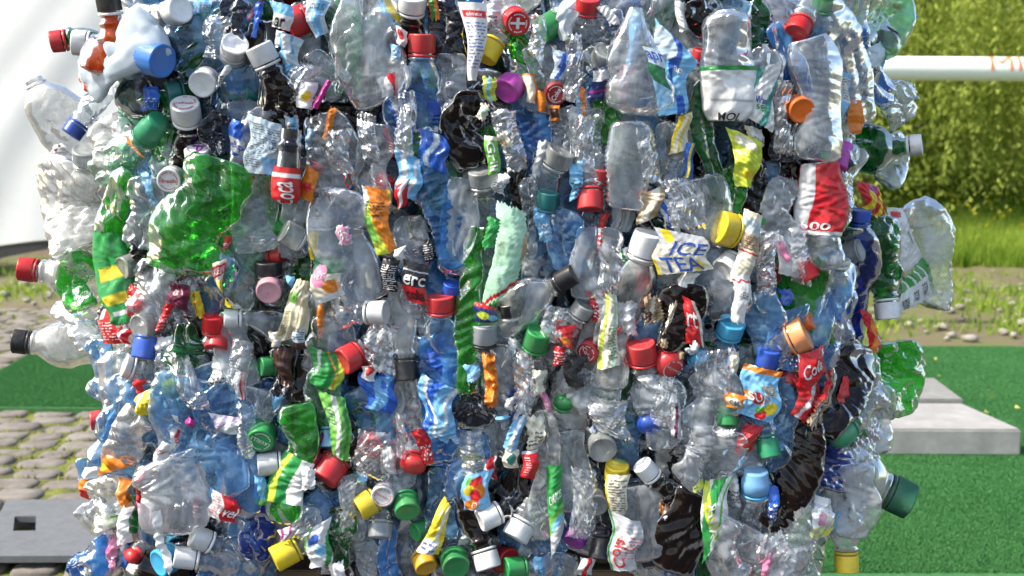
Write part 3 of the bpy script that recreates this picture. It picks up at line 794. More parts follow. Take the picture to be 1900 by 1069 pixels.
# white tent wall with black hem
def tent():
    nx, nz = 160, 90
    y0 = 8.2
    xl, xr = -7.5, -1.15
    U, V = np.meshgrid(np.linspace(0, 1, nx), np.linspace(0, 1, nz))
    x = xl+(xr-xl)*U; z = .22+4.3*V+.05*(1-U)*(1-V)
    z = z+(1-V)*(.07*np.sin((x+4.35)*2.1))
    y = y0+.006*np.sin(x*1.7-z*1.1+.6*np.sin(z*.9))+.008*np.sin(x*5.1-z*3.2+np.sin(x*2))+.006*np.sin(x*11-z*6+2*np.sin(z*1.7))
    root = empty('tent_wall', (0, y0, 0))
    link('canvas', grid_mesh('canvas', np.stack([x, y, z], -1)-np.array([0, y0, 0]), False, 'tarp'), root)
    x2 = x[:8]; hz = z[:1]-.006-np.linspace(0, .17, 8)[:, None]*(.55+.45*np.sin(x[:1]*.9+.6)); y2 = y[:1]+.01+np.zeros((8, 1))
    hm = np.stack([np.broadcast_to(x2, (8, nx)), np.broadcast_to(y2, (8, nx))-y0, hz], -1)
    link('hem', grid_mesh('hem', hm, False, 'hem'), root)
    bm = bmesh.new()
    for xx in (xl, xr-.03): box(bm, xx, xx+.05, .04, .09, -.01, 4.5)
    bm_obj('frame', bm, 'hem', root)
    bm = bmesh.new(); box(bm, xl, xr, .0, 2.5, 4.5, 4.56); bm_obj('roof_sheet', bm, 'tarp', root)
    root['label'] = 'tall white tent wall with black hem on the left behind the bale'; root['category'] = 'tent'
tent()

# white barrier pole with orange lettering
def pole():
    a, b_ = onplane(1100, 123, 5.2), onplane(1900, 128.5, 5.0)
    d = (b_-a)/np.linalg.norm(b_-a); c = b_+d*1.6; R = 21.5*(CAM_D+5.1)/FPX
    M, _ = axis_matrix(a, d); L = np.linalg.norm(c-a)
    th = np.linspace(0, 2*math.pi, 48, endpoint=False)
    rows = []
    for t, r in ((0, 0.001), (0, R), (L*.25, R), (L*.5, R), (L*.75, R), (L, R), (L, .001)):
        rows.append(np.stack([r*np.cos(th), r*np.sin(th), np.full(48, t)], 1) @ M.T)
    root = empty('barrier_pole', a)
    link('bar', grid_mesh('bar', np.stack(rows), True, 'paint'), root)
    g, f = glyphs('MIV')
    s0 = onplane(1832, 120, 5.0); u0 = np.dot(s0-a, d); wd = .25
    ang = .42+(1-g[:, 1])*1.38                      # upper part of the pipe's face
    up = np.array([0, 0, 1.]); fr = np.array([0, -1., 0])
    p = d*(u0+g[:, 0]*wd*1.15)[:, None]+(R+.004)*(np.cos(ang)[:, None]*up+np.sin(ang)[:, None]*fr)
    link('lettering', raw_mesh('lettering', p, f, 'ink_orange', None, True), root)
    for e in (c-d*.15-a, d*.12):
        bm = bmesh.new(); box(bm, e[0]-.04, e[0]+.04, e[1]-.035, e[1]+.035, -a[2]+.0, e[2]-R-.001)
        bm_obj('post', bm, 'paint', root)
    root['label'] = 'white horizontal pole with orange lettering before the hedge at the right'; root['category'] = 'pole'
pole()

# grass, flowers and stones of the rough strip and the bank
n = 130000; y = 8.7+rs.random(n)**.9*7.3; x = rs.uniform(.10, .62, n)*(y+1.3); y = np.where(y < 9.6, y+.4*np.sin(x*2.7)*np.sin(x*1.1+1), y)
blades('meadow_grass', np.stack([x, y, ground_z(x, y)-.02], 1), .17, .022, 'grass', .6, np.clip(.5+.3*np.sin(x*2+y)+rs.normal(size=n)*.25, 0, 1))
n = 26000; y = rs.uniform(4.6, 9.6, n); x = rs.uniform(-.62, .6, n)*(y+1.3)
ok_ = (x > .0) | (y > 5.9); x, y = x[ok_], y[ok_]
k = (np.sin(x*4+y*2.3)*np.sin(y*3.1-x*1.4)+rs.normal(size=len(x))*.4 > .15)
blades('sparse_grass', np.stack([x[k], y[k], np.full(k.sum(), -.01)], 1), .07, .02, 'grass', .9)
n = 110; y = 10+rs.random(n)*3; x = rs.uniform(.3, .55, n)*(y+1.3)
blades('yellow_flowers', np.stack([x, y, ground_z(x, y)+.22], 1), .03, .05, 'flower', 1.0)
def stones():
    bm = bmesh.new()
    for _ in range(800):
        y = rs.uniform(4.6, 9.8); x = rs.uniform(-.6, .6)*(y+1.3)
        if x < .3 and y < 5.9: continue
        s = rs.uniform(.012, .034)*(1.6 if rs.random() < .06 else 1)
        m = Matrix.Translation((x, y, s*.3)) @ Matrix.Rotation(rs.uniform(0, 3), 4, 'Z') @ Matrix.Diagonal((s*rs.uniform(1, 1.7), s*rs.uniform(.8, 1.3), s*.65, 1))
        bmesh.ops.create_icosphere(bm, subdivisions=1, radius=1, matrix=m)
    for v in bm.verts: v.co += Vector(rs.normal(size=3)*.003)
    o = bm_obj('loose_stones', bm, 'stone', smooth=True); o['kind'] = 'stuff'
stones()

# willows with hanging shoots
def willow(x, y, H, seed, label):
    r = np.random.default_rng(seed); g = float(ground_z(np.array(x), np.array(y)))-.05
    root = empty('willow_tree', (x, y, g))
    def tube(pts, r0, r1):
        S = catmull(pts, 14); T = np.gradient(S, axis=0); T /= np.linalg.norm(T, axis=1)[:, None]
        A = np.cross(T, np.array([.3, .9, .1])); A /= np.linalg.norm(A, axis=1)[:, None]; B = np.cross(T, A)
        th = np.linspace(0, 2*math.pi, 9, endpoint=False); rr = np.linspace(r0, r1, 14)[:, None, None]
        return S[:, None]+rr*(np.cos(th)[None, :, None]*A[:, None]+np.sin(th)[None, :, None]*B[:, None])
    tr = tube([(0, 0, 0), (.05, .02, H*.2), (-.05, .05, H*.42)], .16, .10)
    t = link('trunk', grid_mesh('trunk', tr, True, 'bark'), root)
    tips = []
    for i in range(9):
        a = i/9*6.283+r.uniform(-.3, .3); R = r.uniform(.6, 1.9)
        e = np.array([math.cos(a)*R, math.sin(a)*R*.7, H*r.uniform(.7, 1.0)])
        link('limb', grid_mesh('limb', tube([(-.05, .05, H*.4), e*.5+np.array([0, 0, H*.25]), e], .06, .012), True, 'bark'), t)
        tips.append(e)
    vs, cs, tv = [], [], []
    for i in range(760):
        e = tips[r.integers(len(tips))]; st = e*r.uniform(.55, 1.0)+r.normal(size=3)*np.array([.75, .5, .4])
        st[2] = max(st[2], H*.5); Lh = r.uniform(.7, 3.8); Lh = min(Lh, st[2]-r.uniform(.0, .7))
        if Lh < .3: continue
        drift = r.normal(size=2)*.18; tone = np.clip(r.normal(.5, .22), 0, 1)
        m = int(Lh*26)
        tt = np.sort(r.random(m)); c = st+np.stack([drift[0]*tt**1.5, drift[1]*tt**1.5, -Lh*tt], 1)+r.normal(size=(m, 3))*.022
        ang = r.uniform(0, 6.28, m); ll = r.uniform(.05, .10, m); w = .014
        d = np.stack([np.cos(ang)*.55, np.sin(ang)*.55, -r.uniform(.3, 1, m)], 1); d /= np.linalg.norm(d, axis=1)[:, None]
        s = np.cross(d, r.normal(size=(m, 3))); s /= np.linalg.norm(s, axis=1)[:, None]
        q = np.stack([c, c+d*(ll*.5)[:, None]+s*w, c+d*ll[:, None], c+d*(ll*.5)[:, None]-s*w], 1)
        vs.append(q); cs.append(np.clip(tone+r.normal(size=m)*.18, 0, 1))
    V = np.concatenate(vs).reshape(-1, 3); C = np.repeat(np.concatenate(cs), 4)[:, None]*np.ones((1, 3))
    link('crown', raw_mesh('crown', V, np.arange(len(V)).reshape(-1, 4), 'leaf', C, False), root)
    root['label'] = label; root['category'] = 'willow'; root['group'] = 'willows beyond the meadow'
willow(3.9, 11.6, 4.2, 1, 'willow with thin yellow green shoots just right of the bale')
willow(7.0, 11.9, 4.6, 2, 'willow with hanging shoots at the right edge of the picture')
willow(3.4, 13.4, 5.2, 3, 'taller willow standing between and behind the two front willows')
willow(2.4, 12.4, 4.8, 4, 'willow mostly hidden behind the right side of the bale')
willow(8.2, 13.2, 4.8, 5, 'outermost willow beyond the right edge')
willow(1.2, 13.0, 4.6, 6, 'willow hidden behind the middle of the bale')
# distant undergrowth behind the willows
n = 120000; x = rs.uniform(-4, 12, n); y = 14.6+rs.random(n)*2.2; hgt = 2.9+.6*np.sin(x*1.3)+.4*np.sin(x*3.1)
z = ground_z(x, y)+rs.random(n)*hgt
c = np.stack([x, y, z], 1); a = rs.normal(size=(n, 3)); a /= np.linalg.norm(a, axis=1)[:, None]; s = np.cross(a, rs.normal(size=(n, 3))); s /= np.linalg.norm(s, axis=1)[:, None]
q = np.stack([c, c+a*.06+s*.03, c+a*.12, c+a*.06-s*.03], 1).reshape(-1, 3)
o = link('undergrowth', raw_mesh('undergrowth', q, np.arange(n*4).reshape(-1, 4), 'leafdark', np.repeat(rs.random(n), 4)[:, None]*np.ones((1, 3)), False)); o['kind'] = 'stuff'

# pallets carrying the bale
def pallet(z0, label, dx, dy):
    root = empty('wooden_pallet', (dx, dy, z0))
    for k in range(7):
        bm = bmesh.new(); x = -.40+k*.105; box(bm, x, x+.092, -.34, .40, .122, .144); bm_obj('deck_board', bm, 'wood', root, bevel=.002)
    for k in range(3):
        bm = bmesh.new(); y = -.34+k*.322; box(bm, -.40, .326, y, y+.096, .100, .1215); bm_obj('stringer', bm, 'wood', root, bevel=.002)
        for j in range(3):
            bm = bmesh.new(); x = -.40+j*.315; box(bm, x, x+.096, y, y+.096, .0225, .0995); bm_obj('block', bm, 'wood', root, bevel=.002)
        bm = bmesh.new(); box(bm, -.40, .326, y, y+.096, .0, .022); bm_obj('bottom_board', bm, 'wood', root, bevel=.002)
    root['label'] = label; root['category'] = 'pallet'; root['group'] = 'stacked pallets under the bale'
pallet(.018, 'weathered wooden pallet at the bottom of the stack under the bale', -.03, .40)
pallet(.163, 'weathered wooden pallet in the middle of the stack under the bale', -.01, .395)
pallet(.308, 'weathered wooden pallet carrying the bale of bottles', -.03, .38)
# ------------------------------------------------------------------ the bale, item by item
b = bottle
# --- left edge
b(106,77,190,12,'red',d=44,body='darkgreen',L=130,W=60,ba=-45,dep=.02,mark='the red cap sticking out top left',exact='dark green bottle with red cap sticking out left near the top corner')
b(148,80,176,10,'white',d=50,body='warm',L=70,W=50,ba=0,dep=.01)
b(202,8,95,10,'black',d=44,body='amber',L=92,W=92,ba=250,dep=-.052,ringmat='white',exact='amber brown bottle with black cap at the top left, above the light grey bottle',mark='the amber brown bottle',cr=.8,flat=.5)
b(330,20,8,48,'white',d=50,body='clear',L=90,W=70,ba=185,dep=-.01)
DB = b(287,110,-14,28,'bigblue',d=66,h=44,body='greyplastic',L=48,W=74,ba=200,dep=-.03,squash=.95,exact='light grey opaque detergent bottle with a large blue cap',mark='the large blue cap',cr=.3,flat=.7,wander=2)
DP = body_grid([bp(166,150,-.034), bp(200,118,-.040), bp(245,84,-.040), bp(296,46,-.026)], 96*PXM, nxt(), neck=False, flat=.42, crumple=.62)
link('body', grid_mesh('body', DP, True, 'greyplastic', None, True, DB[2]), DB[0])
b(435,88,60,55,'white',d=50,body='greyplastic',L=130,W=56,ba=262,dep=-.006,lab=[(0,0,1,1,'lb'),(0,.4,1,.48,'lime'),(.5,.6,1,.63,'white'),(.5,.7,1,.73,'white'),(.5,.8,1,.83,'white')],lv=(.36,.9),cr=.35,exact='narrow pale bottle with white cap and bright blue label, upper left',mark='the bottle with bright blue label')
b(378,153,-90,72,'white',d=51,body='smoke',L=100,W=62,ba=265,dep=-.004)
b(320,172,190,30,'teal',d=44,body='darkgreen',L=70,W=54,ba=10,dep=.014)
b(345,206,85,38,'white',d=54,body='brown',L=110,W=78,ba=262,text='refresh',ink='red',dep=-.006,h=36,exact='dark brown bottle with white cap printed red on its top, upper left',mark='the white cap with red print')
b(137,242,235,15,'blue',d=42,body='clear',L=110,W=60,ba=60,dep=.01,ringmat='blue')
b(57,140,118,10,None,d=44,body='warm',L=190,W=120,ba=-52,dep=.012,flat=.6,exact='open clear bottle leaning out at the upper left edge before the white tent',mark='the open clear bottle at the left edge',wander=6)
b(160,288,82,32,'frost',d=52,body='yellowclear' if False else 'warm',L=170,W=110,ba=262,dep=-.004)
b(367,288,88,25,'white',d=48,body='smoke',L=110,W=66,ba=268,text='P',ink='violet',dep=0)
b(316,333,-80,78,'white',d=46,body='clear',L=90,W=60,ba=265,text='fresh',ink='red',dep=-.004)
b(283,238,40,30,'emerald',d=50,body='palegreen',L=120,W=72,ba=215,dep=-.004,style='tall',h=50)
b(464,172,180,25,'teal',d=40,body='smoke',L=90,W=60,ba=-60,dep=.02)
b(487,100,114,12,'white',d=52,h=34,body='brown',L=120,W=78,ba=-78,dep=-.012,exact='short dark brown bottle under a slanted white cap, upper left',mark='the short dark brown bottle')
b(549,42,205,14,'red',d=58,h=30,body='smoke',L=80,W=60,ba=-60,dep=.006)
b(765,6,80,30,'white',d=50,body='brown',L=110,W=96,ba=262,dep=-.004)
b(783,81,88,6,'red',d=50,h=34,body='clearblue',L=170,W=84,ba=264,dep=-.006,exact='bluish clear bottle with red cap standing upright beside the toothpaste tube',mark='the upright bluish bottle with red cap')
b(667,175,60,60,'navy',d=38,body='clear',L=120,W=80,ba=265,dep=.02)
b(809,200,90,8,'blue',d=36,h=26,body='clearblue',L=150,W=64,ba=268,dep=.006,lab=[(0,0,1,1,'white'),(0,0,1,.2,'blue')],lv=(.12,.45),texts=[('upu','blue',.55,.95,.9,.4)])
b(590,308,70,10,'red',d=32,body='clear',L=90,W=60,ba=260,dep=.01)
b(715,337,60,15,'red',d=42,h=28,body='clear',L=110,W=62,ba=255,dep=.004,flat=.6)
b(958,40,-60,66,'red',d=48,body='clear',L=110,W=70,ba=-80,text='+',ink='white',dep=-.006,exact='clear bottle with red cap bearing a white cross, near the top centre',mark='the red cap with white cross')
b(1014,53,215,30,'green',d=50,h=36,body='clear',L=120,W=84,ba=40,dep=0,mark='the green cap at the top centre')
b(1090,8,82,28,'red',d=44,body='clear',L=110,W=62,ba=268,dep=0)
b(906,96,242,16,'yellow',d=46,h=34,body='yellowclear' if False else 'warm',L=110,W=66,ba=70,dep=-.002,exact='clear bottle hanging with a yellow cap beside the toothpaste tube',mark='the yellow cap beside the toothpaste tube')
b(945,163,228,42,'magenta',d=52,body='clear',L=110,W=74,ba=80,dep=-.004,exact='clear bottle with magenta cap pointing down left, upper centre',mark='the magenta cap',ring=False,spin=10)
b(1031,173,-80,76,'darkred',d=42,body='clear',L=90,W=60,ba=265,text='Coke',ink='white',dep=-.002,spin=60,mark='the dark red cap with white script')
b(1122,106,70,40,'frost',d=50,body='clearblue',L=110,W=66,ba=265,dep=-.002)
b(894,328,98,24,'frost',d=50,body='clear',L=130,W=64,ba=265,dep=-.006,exact='clear bottle with frosted white cap left above the mint green sheet')
b(1036,290,62,22,'frost',d=58,h=30,body='clear',L=130,W=84,ba=235,dep=-.004)
b(1115,323,82,14,'red',d=38,body='clear',L=90,W=56,ba=262,dep=.004)
b(1095,373,270,14,'red',d=50,h=34,body='clear',L=130,W=66,ba=88,dep=-.004,ring=True)
b(1016,370,80,14,'teal',d=42,h=30,body='clearblue',L=150,W=66,ba=-70,dep=0,mark='the teal cap')
b(1481,54,240,30,'red',d=46,body='clear',L=110,W=64,ba=80,dep=.0)
b(1484,203,-70,74,'orange',d=49,body='clear',L=80,W=60,ba=268,dep=-.012,exact='bottle with bright orange cap facing out, upper right',mark='the bright orange cap')
b(1648,68,58,10,'black',d=42,h=30,body='deepblue',L=150,W=66,ba=235,dep=0,lab=[(0,0,1,1,'sky'),(0,.8,1,1,'white')],lv=(.22,.5),texts=[('ITA','ink' if False else 'white',.55,.95,.85,.35)],exact='deep blue bottle with black cap at the upper right edge',mark='the deep blue bottle with black cap')
b(1301,101,80,20,'red',d=34,body='clear',L=120,W=50,ba=262,dep=.004)
b(1529,6,84,18,'green',d=44,body='clearblue',L=120,W=70,ba=262,dep=0)
b(1560,292,250,30,'magenta',d=38,h=54,body='clear',L=110,W=50,ba=80,dep=-.006,style='tall',ring=False)
b(1324,318,80,20,'red',d=30,body='darkgreen',L=110,W=46,ba=262,dep=.012)
b(1700,269,8,22,'white',d=42,h=22,body='darkgreen',L=90,W=98,ba=184,dep=-.05,flat=.7,cr=1.2,exact='crumpled dark green bottle with white cap sticking out right before the hedge',mark='the dark green bottle sticking out right',wander=4)
b(49,500,172,10,'red',d=50,h=32,body='warm',L=120,W=100,ba=-12,dep=.0,exact='clear bottle with red cap sticking out of the left edge',mark='the red capped bottle at the left edge',flat=.75,cr=.7,wander=3)
b(37,634,174,10,'black',d=52,h=28,body='warm',L=130,W=98,ba=0,dep=-.004,exact='clear bottle with black cap sticking out of the left edge',mark='the black capped bottle at the left edge',flat=.8,cr=.65,wander=3)
b(236,495,200,52,'frost',d=46,body='clearblue',L=110,W=68,ba=-60,dep=-.006)
b(268,604,200,60,'frost',d=52,body='clear',L=100,W=64,ba=-70,dep=-.008)
b(269,648,262,14,'blue',d=46,h=36,body='clear',L=90,W=62,ba=70,dep=-.008,exact='clear bottle with bright blue cap pointing down, left part',mark='the bright blue cap on the left')
b(396,599,84,14,'red',d=42,h=30,body='clear',L=120,W=62,ba=90,dep=0)
b(404,638,262,34,'red',d=48,body='clear',L=110,W=60,ba=100,dep=.002)
b(429,591,178,12,'white',d=36,h=26,body='clear',L=110,W=60,ba=-70,dep=0)
b(236,678,160,24,'white',d=50,h=14,body='clear',L=100,W=60,ba=-40,dep=-.002)
b(540,436,148,24,'frost',d=46,h=34,body='clearblue',L=100,W=58,ba=-55,dep=-.006)
b(516,473,0,14,'red',d=36,body='clear',L=110,W=64,ba=120,dep=.012)
b(498,497,90,8,'black',d=52,h=26,body='clear',L=100,W=58,ba=80,dep=.004)
b(500,537,-80,70,'pink',d=48,body='clear',L=110,W=58,ba=-88,dep=-.008,exact='clear bottle with a pale pink cap facing out',mark='the pale pink cap')
b(702,580,2,14,'white',d=46,h=32,body='clear',L=110,W=70,ba=180,dep=-.012,exact='clear bottle with a white cap lying sideways, centre left',mark='the white cap lying sideways')
b(838,534,80,20,'blue',d=36,body='clearblue',L=90,W=56,ba=265,dep=.004)
b(817,562,90,10,'red',d=52,h=28,body='clearblue',L=190,W=88,ba=266,dep=-.004,exact='long light blue bottle with red cap, upright in the middle',mark='the long light blue bottle with red cap',wander=7)
b(646,666,205,38,'red',d=54,body='clear',L=110,W=66,ba=30,dep=-.010,exact='clear bottle with large shiny red cap below the juice carton label',mark='the shiny red cap left of centre',style='screw')
b(493,680,180,30,'green',d=38,body='clear',L=80,W=56,ba=-80,dep=.004)
b(752,688,272,8,'black',d=42,h=36,body='warm',L=120,W=62,ba=88,dep=-.004)
b(595,411,90,4,'white',d=54,h=16,body='clear',L=90,W=70,ba=266,dep=.006)
b(1051,516,32,14,'black',d=42,h=36,body='frost',L=130,W=88,ba=215,dep=-.012,exact='frosted clear bottle with black cap pointing up right, centre',mark='the frosted bottle with black cap',cr=.6,flat=.7,wander=4)
b(946,572,98,12,'black',d=50,h=24,body='clear',L=90,W=56,ba=262,dep=.002,ringmat='white')
b(898,618,88,12,'grey',d=50,h=36,body='clear',L=90,W=60,ba=268,dep=-.004,ringmat='black')
b(997,628,74,24,'green',d=50,h=36,body='clear',L=130,W=86,ba=262,dep=-.008,exact='clear bottle with bright green cap tilted, centre',mark='the bright green cap at the centre')
b(1081,574,60,18,'frost',d=44,body='clear',L=120,W=66,ba=250,dep=-.004)
b(1093,651,210,60,'darkred',d=42,body='clear',L=110,W=56,ba=-85,text='Coke',ink='white',dep=-.002,spin=-70)
b(1191,652,100,16,'red',d=56,h=36,body='clear',L=110,W=60,ba=-82,dep=-.006,spin=0)
b(1243,677,-60,58,'red',d=54,body='clear',L=110,W=60,ba=-80,text='Coca-Cola',ink='white',dep=-.010,exact='bottle with round shiny red cap with white lettering facing out, right of centre',mark='the round red cap with white lettering',style='dome',spin=150)
b(1196,360,90,6,'red',d=26,body='brown',L=70,W=40,ba=266,dep=.004)
b(1198,452,75,14,'white',d=58,h=44,body='yellowclear' if False else 'frost',L=200,W=78,ba=258,dep=-.006,exact='tall frosted bottle with white neck left of the ICE TEA label',cr=.5,flat=.7,wander=6)
b(1345,424,165,18,'yellow',d=66,h=30,body='clear',L=110,W=70,ba=-75,dep=-.006,exact='clear bottle with large yellow cap edge on, right of the ICE TEA label',mark='the large yellow cap edge on')
b(1350,495,218,32,'white',d=50,body='smoke',L=80,W=56,ba=-60,dep=-.002)
b(1427,513,-80,50,'darkred',d=42,body='clear',L=110,W=70,ba=90,dep=.014)
b(1497,505,300,14,'red',d=40,h=32,body='clear',L=120,W=60,ba=120,dep=-.008)
b(1585,466,20,40,'frost',d=46,body='clear',L=80,W=50,ba=200,dep=-.008)
b(1556,484,88,14,'white',d=44,h=9,body='clear',L=100,W=56,ba=262,dep=-.01,ring=True)
b(1500,597,30,34,'orange',d=34,body='clear',L=80,W=50,ba=230,dep=.0)
b(1484,622,28,18,'peach',d=68,h=28,body='clear',L=90,W=74,ba=225,dep=-.006,exact='clear bottle with large flat peach coloured cap, right part',mark='the flat peach coloured cap')
b(1425,663,80,14,'blue',d=42,h=34,body='clearblue',L=120,W=60,ba=90,dep=-.004)
b(1646,577,275,10,'white',d=48,h=34,body='darkgreen',L=150,W=88,ba=100,dep=-.012,exact='glossy dark green bottle hanging with a white cap at the right edge',mark='the hanging green bottle with white cap',cr=.6,flat=.7,wander=5)
b(1597,400,92,10,'blue',d=38,h=24,body='deepblue',L=280,W=86,ba=264,dep=-.004,exact='long deep blue bottle running down the right part of the bale',mark='the long deep blue bottle',wander=8,flat=.4)
b(1356,607,80,30,'cyan',d=52,h=28,body='clearblue',L=90,W=60,ba=262,dep=.004)
b(178,780,185,20,'pinkred',d=38,body='clearblue',L=120,W=60,ba=-65,dep=0,cr=1.3)
b(317,720,200,14,'yellow',d=36,h=26,body='clearblue',L=110,W=60,ba=0,dep=-.004,exact='bluish bottle with small yellow cap on the left above the blue crumpled bottle')
b(485,811,-80,68,'green',d=52,body='clear',L=110,W=64,ba=88,text='AVALL',ink='white',spin=150,dep=-.008,exact='clear bottle with green cap facing out with pale lettering, lower left',mark='the green cap with pale lettering')
b(469,858,0,40,'darkred',d=30,body='clear',L=90,W=50,ba=-80,dep=.014)
b(497,861,184,12,'white',d=44,h=38,body='clear',L=80,W=56,ba=-50,dep=-.004)
b(611,816,268,22,'lightblue',d=38,h=32,body='clearblue',L=110,W=60,ba=88,dep=0)
b(610,874,235,30,'red',d=60,h=42,body='clear',L=110,W=66,ba=-80,dep=-.004,exact='bottle with big red cap right of the bright green bottle, lower left',mark='the big red cap right of the bright green bottle')
b(687,825,-70,66,'pinkred',d=50,body='clear',L=160,W=84,ba=-82,text='Cola',ink='white',dep=0)
b(766,864,255,42,'red',d=50,body='clear',L=120,W=60,ba=88,dep=-.006,ring=True,style='dome')
b(711,917,-80,82,'white',d=44,body='clear',L=100,W=60,ba=-84,text='Coca-Cola',ink='red',spin=150,dep=-.012,ring=False,exact='bottle with flat white cap with red script facing straight out, lower centre left',mark='the white cap with red script')
b(678,937,208,18,'yellow',d=50,h=32,body='clear',L=100,W=60,ba=60,dep=-.008,exact='clear bottle with yellow cap left of the white cap with red script')
b(755,940,-70,56,'green',d=50,h=30,body='clear',L=100,W=60,ba=88,dep=-.008,mark='the green cap, lower centre left')
b(705,985,268,24,'frost',d=48,body='clear',L=110,W=80,ba=268,dep=-.004)
b(777,985,190,40,'green',d=38,body='clear',L=80,W=50,ba=-60,dep=.004)
b(789,1045,-60,50,'gold',d=46,body='clear',L=70,W=50,ba=-80,dep=.002)
b(845,1046,-60,72,'green',d=54,body='clear',L=80,W=66,ba=88,dep=-.012,exact='bottle with large bright green cap facing out at the bottom edge, centre',mark='the large green cap at the bottom')
b(527,1029,205,22,'yellow',d=52,h=44,body='clear',L=90,W=60,ba=20,dep=-.006,mark='the yellow cap at the bottom left')
b(576,995,30,40,'darkred',d=40,body='clear',L=80,W=60,ba=60,dep=.006)
b(714,717,250,30,'blue',d=38,body='clearblue',L=110,W=60,ba=-88,dep=0)
b(371,999,150,18,'white',d=44,h=34,body='clear',L=100,W=70,ba=-20,dep=-.008,exact='clear bottle with white cap tilted left at the bottom left')
b(342,1035,168,16,'white',d=42,h=40,body='clear',L=90,W=60,ba=-15,dep=-.01)
b(306,1040,195,50,'cyan',d=56,body='clear',L=90,W=60,ba=20,dep=-.006,exact='bottle with sky blue cap at the bottom left',mark='the sky blue cap')
b(244,1032,215,30,'red',d=44,body='warm',L=90,W=60,ba=60,dep=-.004,squash=.75,style='dome')
b(905,960,200,22,'white',d=46,h=36,body='smoke',L=90,W=60,ba=30,dep=-.01)
b(962,985,238,20,'white',d=54,h=32,body='clear',L=110,W=64,ba=45,dep=-.01,exact='clear bottle with the large white cap lying slanted, bottom centre',mark='the slanted white cap at the bottom centre')
b(903,1040,288,18,'white',d=50,h=32,body='brown',L=90,W=72,ba=100,dep=-.01)
b(938,1040,10,50,'darkred',d=52,body='clear',L=80,W=60,ba=-60,dep=.006)
b(952,1055,178,20,'green',d=46,h=34,body='clear',L=90,W=60,ba=-10,dep=-.008)
b(1117,828,-80,74,'frost',d=54,body='clear',L=100,W=70,ba=-84,dep=-.01,ring=False,mark='the frosted disc cap')
b(1104,932,-80,72,'frost',d=48,body='clear',L=90,W=60,ba=-88,dep=-.008,ring=False)
b(1073,908,190,50,'frost',d=48,body='clear',L=100,W=60,ba=95,dep=.002)
b(1068,998,235,40,'purple',d=44,body='clear',L=100,W=60,ba=70,dep=.002,ring=False,exact='bottle with violet cap half hidden at the bottom, right of centre',mark='the violet cap at the bottom')
b(1145,873,88,18,'yellow',d=48,h=26,body='clear',L=110,W=66,ba=266,dep=.004)
b(1199,871,130,14,'white',d=40,h=30,body='brown',L=110,W=60,ba=-50,dep=-.01,ring=True)
b(1204,791,262,44,'blue',d=48,body='clear',L=130,W=64,ba=95,dep=-.002,ring=False,style='dome',exact='clear bottle with rounded blue cap pointing down, lower right of centre',mark='the rounded blue cap')
b(1048,742,84,20,'green',d=40,body='clear',L=100,W=60,ba=262,dep=.004,style='dome')
b(877,856,-60,56,'olive',d=38,body='clear',L=120,W=80,ba=88,text='Vital',ink='white',dep=-.002,mark='the olive green cap')
b(955,777,70,30,'teal',d=36,body='clear',L=80,W=50,ba=260,dep=.012,style='tall')
b(1114,1022,262,30,'black',d=44,h=40,body='smoke',L=90,W=60,ba=85,dep=0)
b(1350,773,268,16,'green',d=40,h=36,body='clear',L=120,W=60,ba=88,dep=-.002)
b(1426,832,280,18,'emerald',d=42,h=36,body='clearblue',L=120,W=66,ba=110,dep=-.004)
b(1402,892,92,14,'lightblue',d=54,h=44,body='clear',L=150,W=60,ba=268,dep=-.006,style='tall',ringmat='cyan',cr=.7,exact='clear bottle with tapered pale blue top, lower right',mark='the tapered pale blue top')
b(1557,807,212,34,'emerald',d=54,h=46,body='clear',L=100,W=80,ba=20,dep=-.012,style='dome',exact='bottle with shiny rounded emerald green cap at the right side',mark='the rounded emerald green cap')
b(1588,792,20,20,'green',d=50,h=36,body='clear',L=70,W=70,ba=-70,dep=-.002)
b(1614,800,20,30,'pinkred',d=44,h=30,body='clear',L=80,W=56,ba=225,dep=0,cr=1.3)
b(1672,923,-24,12,'darkgreen',d=74,h=42,body='warm',L=130,W=140,ba=163,dep=-.055,flat=.8,cr=.55,exact='wide clear bottle with big dark green cap sticking out at the lower right',mark='the big dark green cap',wander=3)
b(1571,1045,272,8,'yellow',d=46,h=34,body='warm',L=150,W=86,ba=86,dep=-.008,exact='clear bottle hanging with a yellow cap at the lower right corner',mark='the yellow cap, lower right corner',wander=5)
b(1435,1008,60,30,'navy',d=36,body='clear',L=80,W=50,ba=240,dep=.01)
b(1463,705,250,20,'red',d=34,body='clear',L=90,W=50,ba=80,dep=.006)
b(1298,664,40,40,'cyan',d=38,body='clearblue',L=80,W=50,ba=-110,dep=-.002,squash=.7)
b(1561,968,0,60,'cyan',d=56,h=18,body='clear',L=70,W=60,ba=-80,dep=.004,ring=False)
b(612,14,250,30,'frost',d=40,body='clear',L=100,W=70,ba=80,dep=.01)

# --- bodies without a cap in view
F = body
F([(415,295),(395,370),(350,430),(340,510)],128,'green',dep=-.006,cr=1.3,flat=.5,exact='big bright green crumpled bottle body on the left part',mark='the big bright green crumpled bottle')
F([(240,320),(205,400),(205,480),(225,560),(235,600)],60,'green',dep=-.016,desc='long narrow green flattened bottle',mark='the long narrow green bottle',lab=[(0,0,1,1,'green'),(.6,.3,.85,.42,'yellow'),(.6,.55,.85,.65,'yellow'),(.6,.75,.85,.85,'white')],lv=(.35,.95))
F([(160,470),(135,520),(150,575)],70,'green',dep=-.004,cr=1.4,exact='crinkled bright green plastic just above the black capped bottle at the left edge')
F([(150,300),(135,380),(165,460)],140,'warm',dep=.0,cr=1.3)
F([(195,220),(215,270),(210,320)],90,'warm',dep=-.006,cr=1.2)
F([(285,330),(275,400),(255,460)],75,'clear',dep=-.004,cr=1.0)
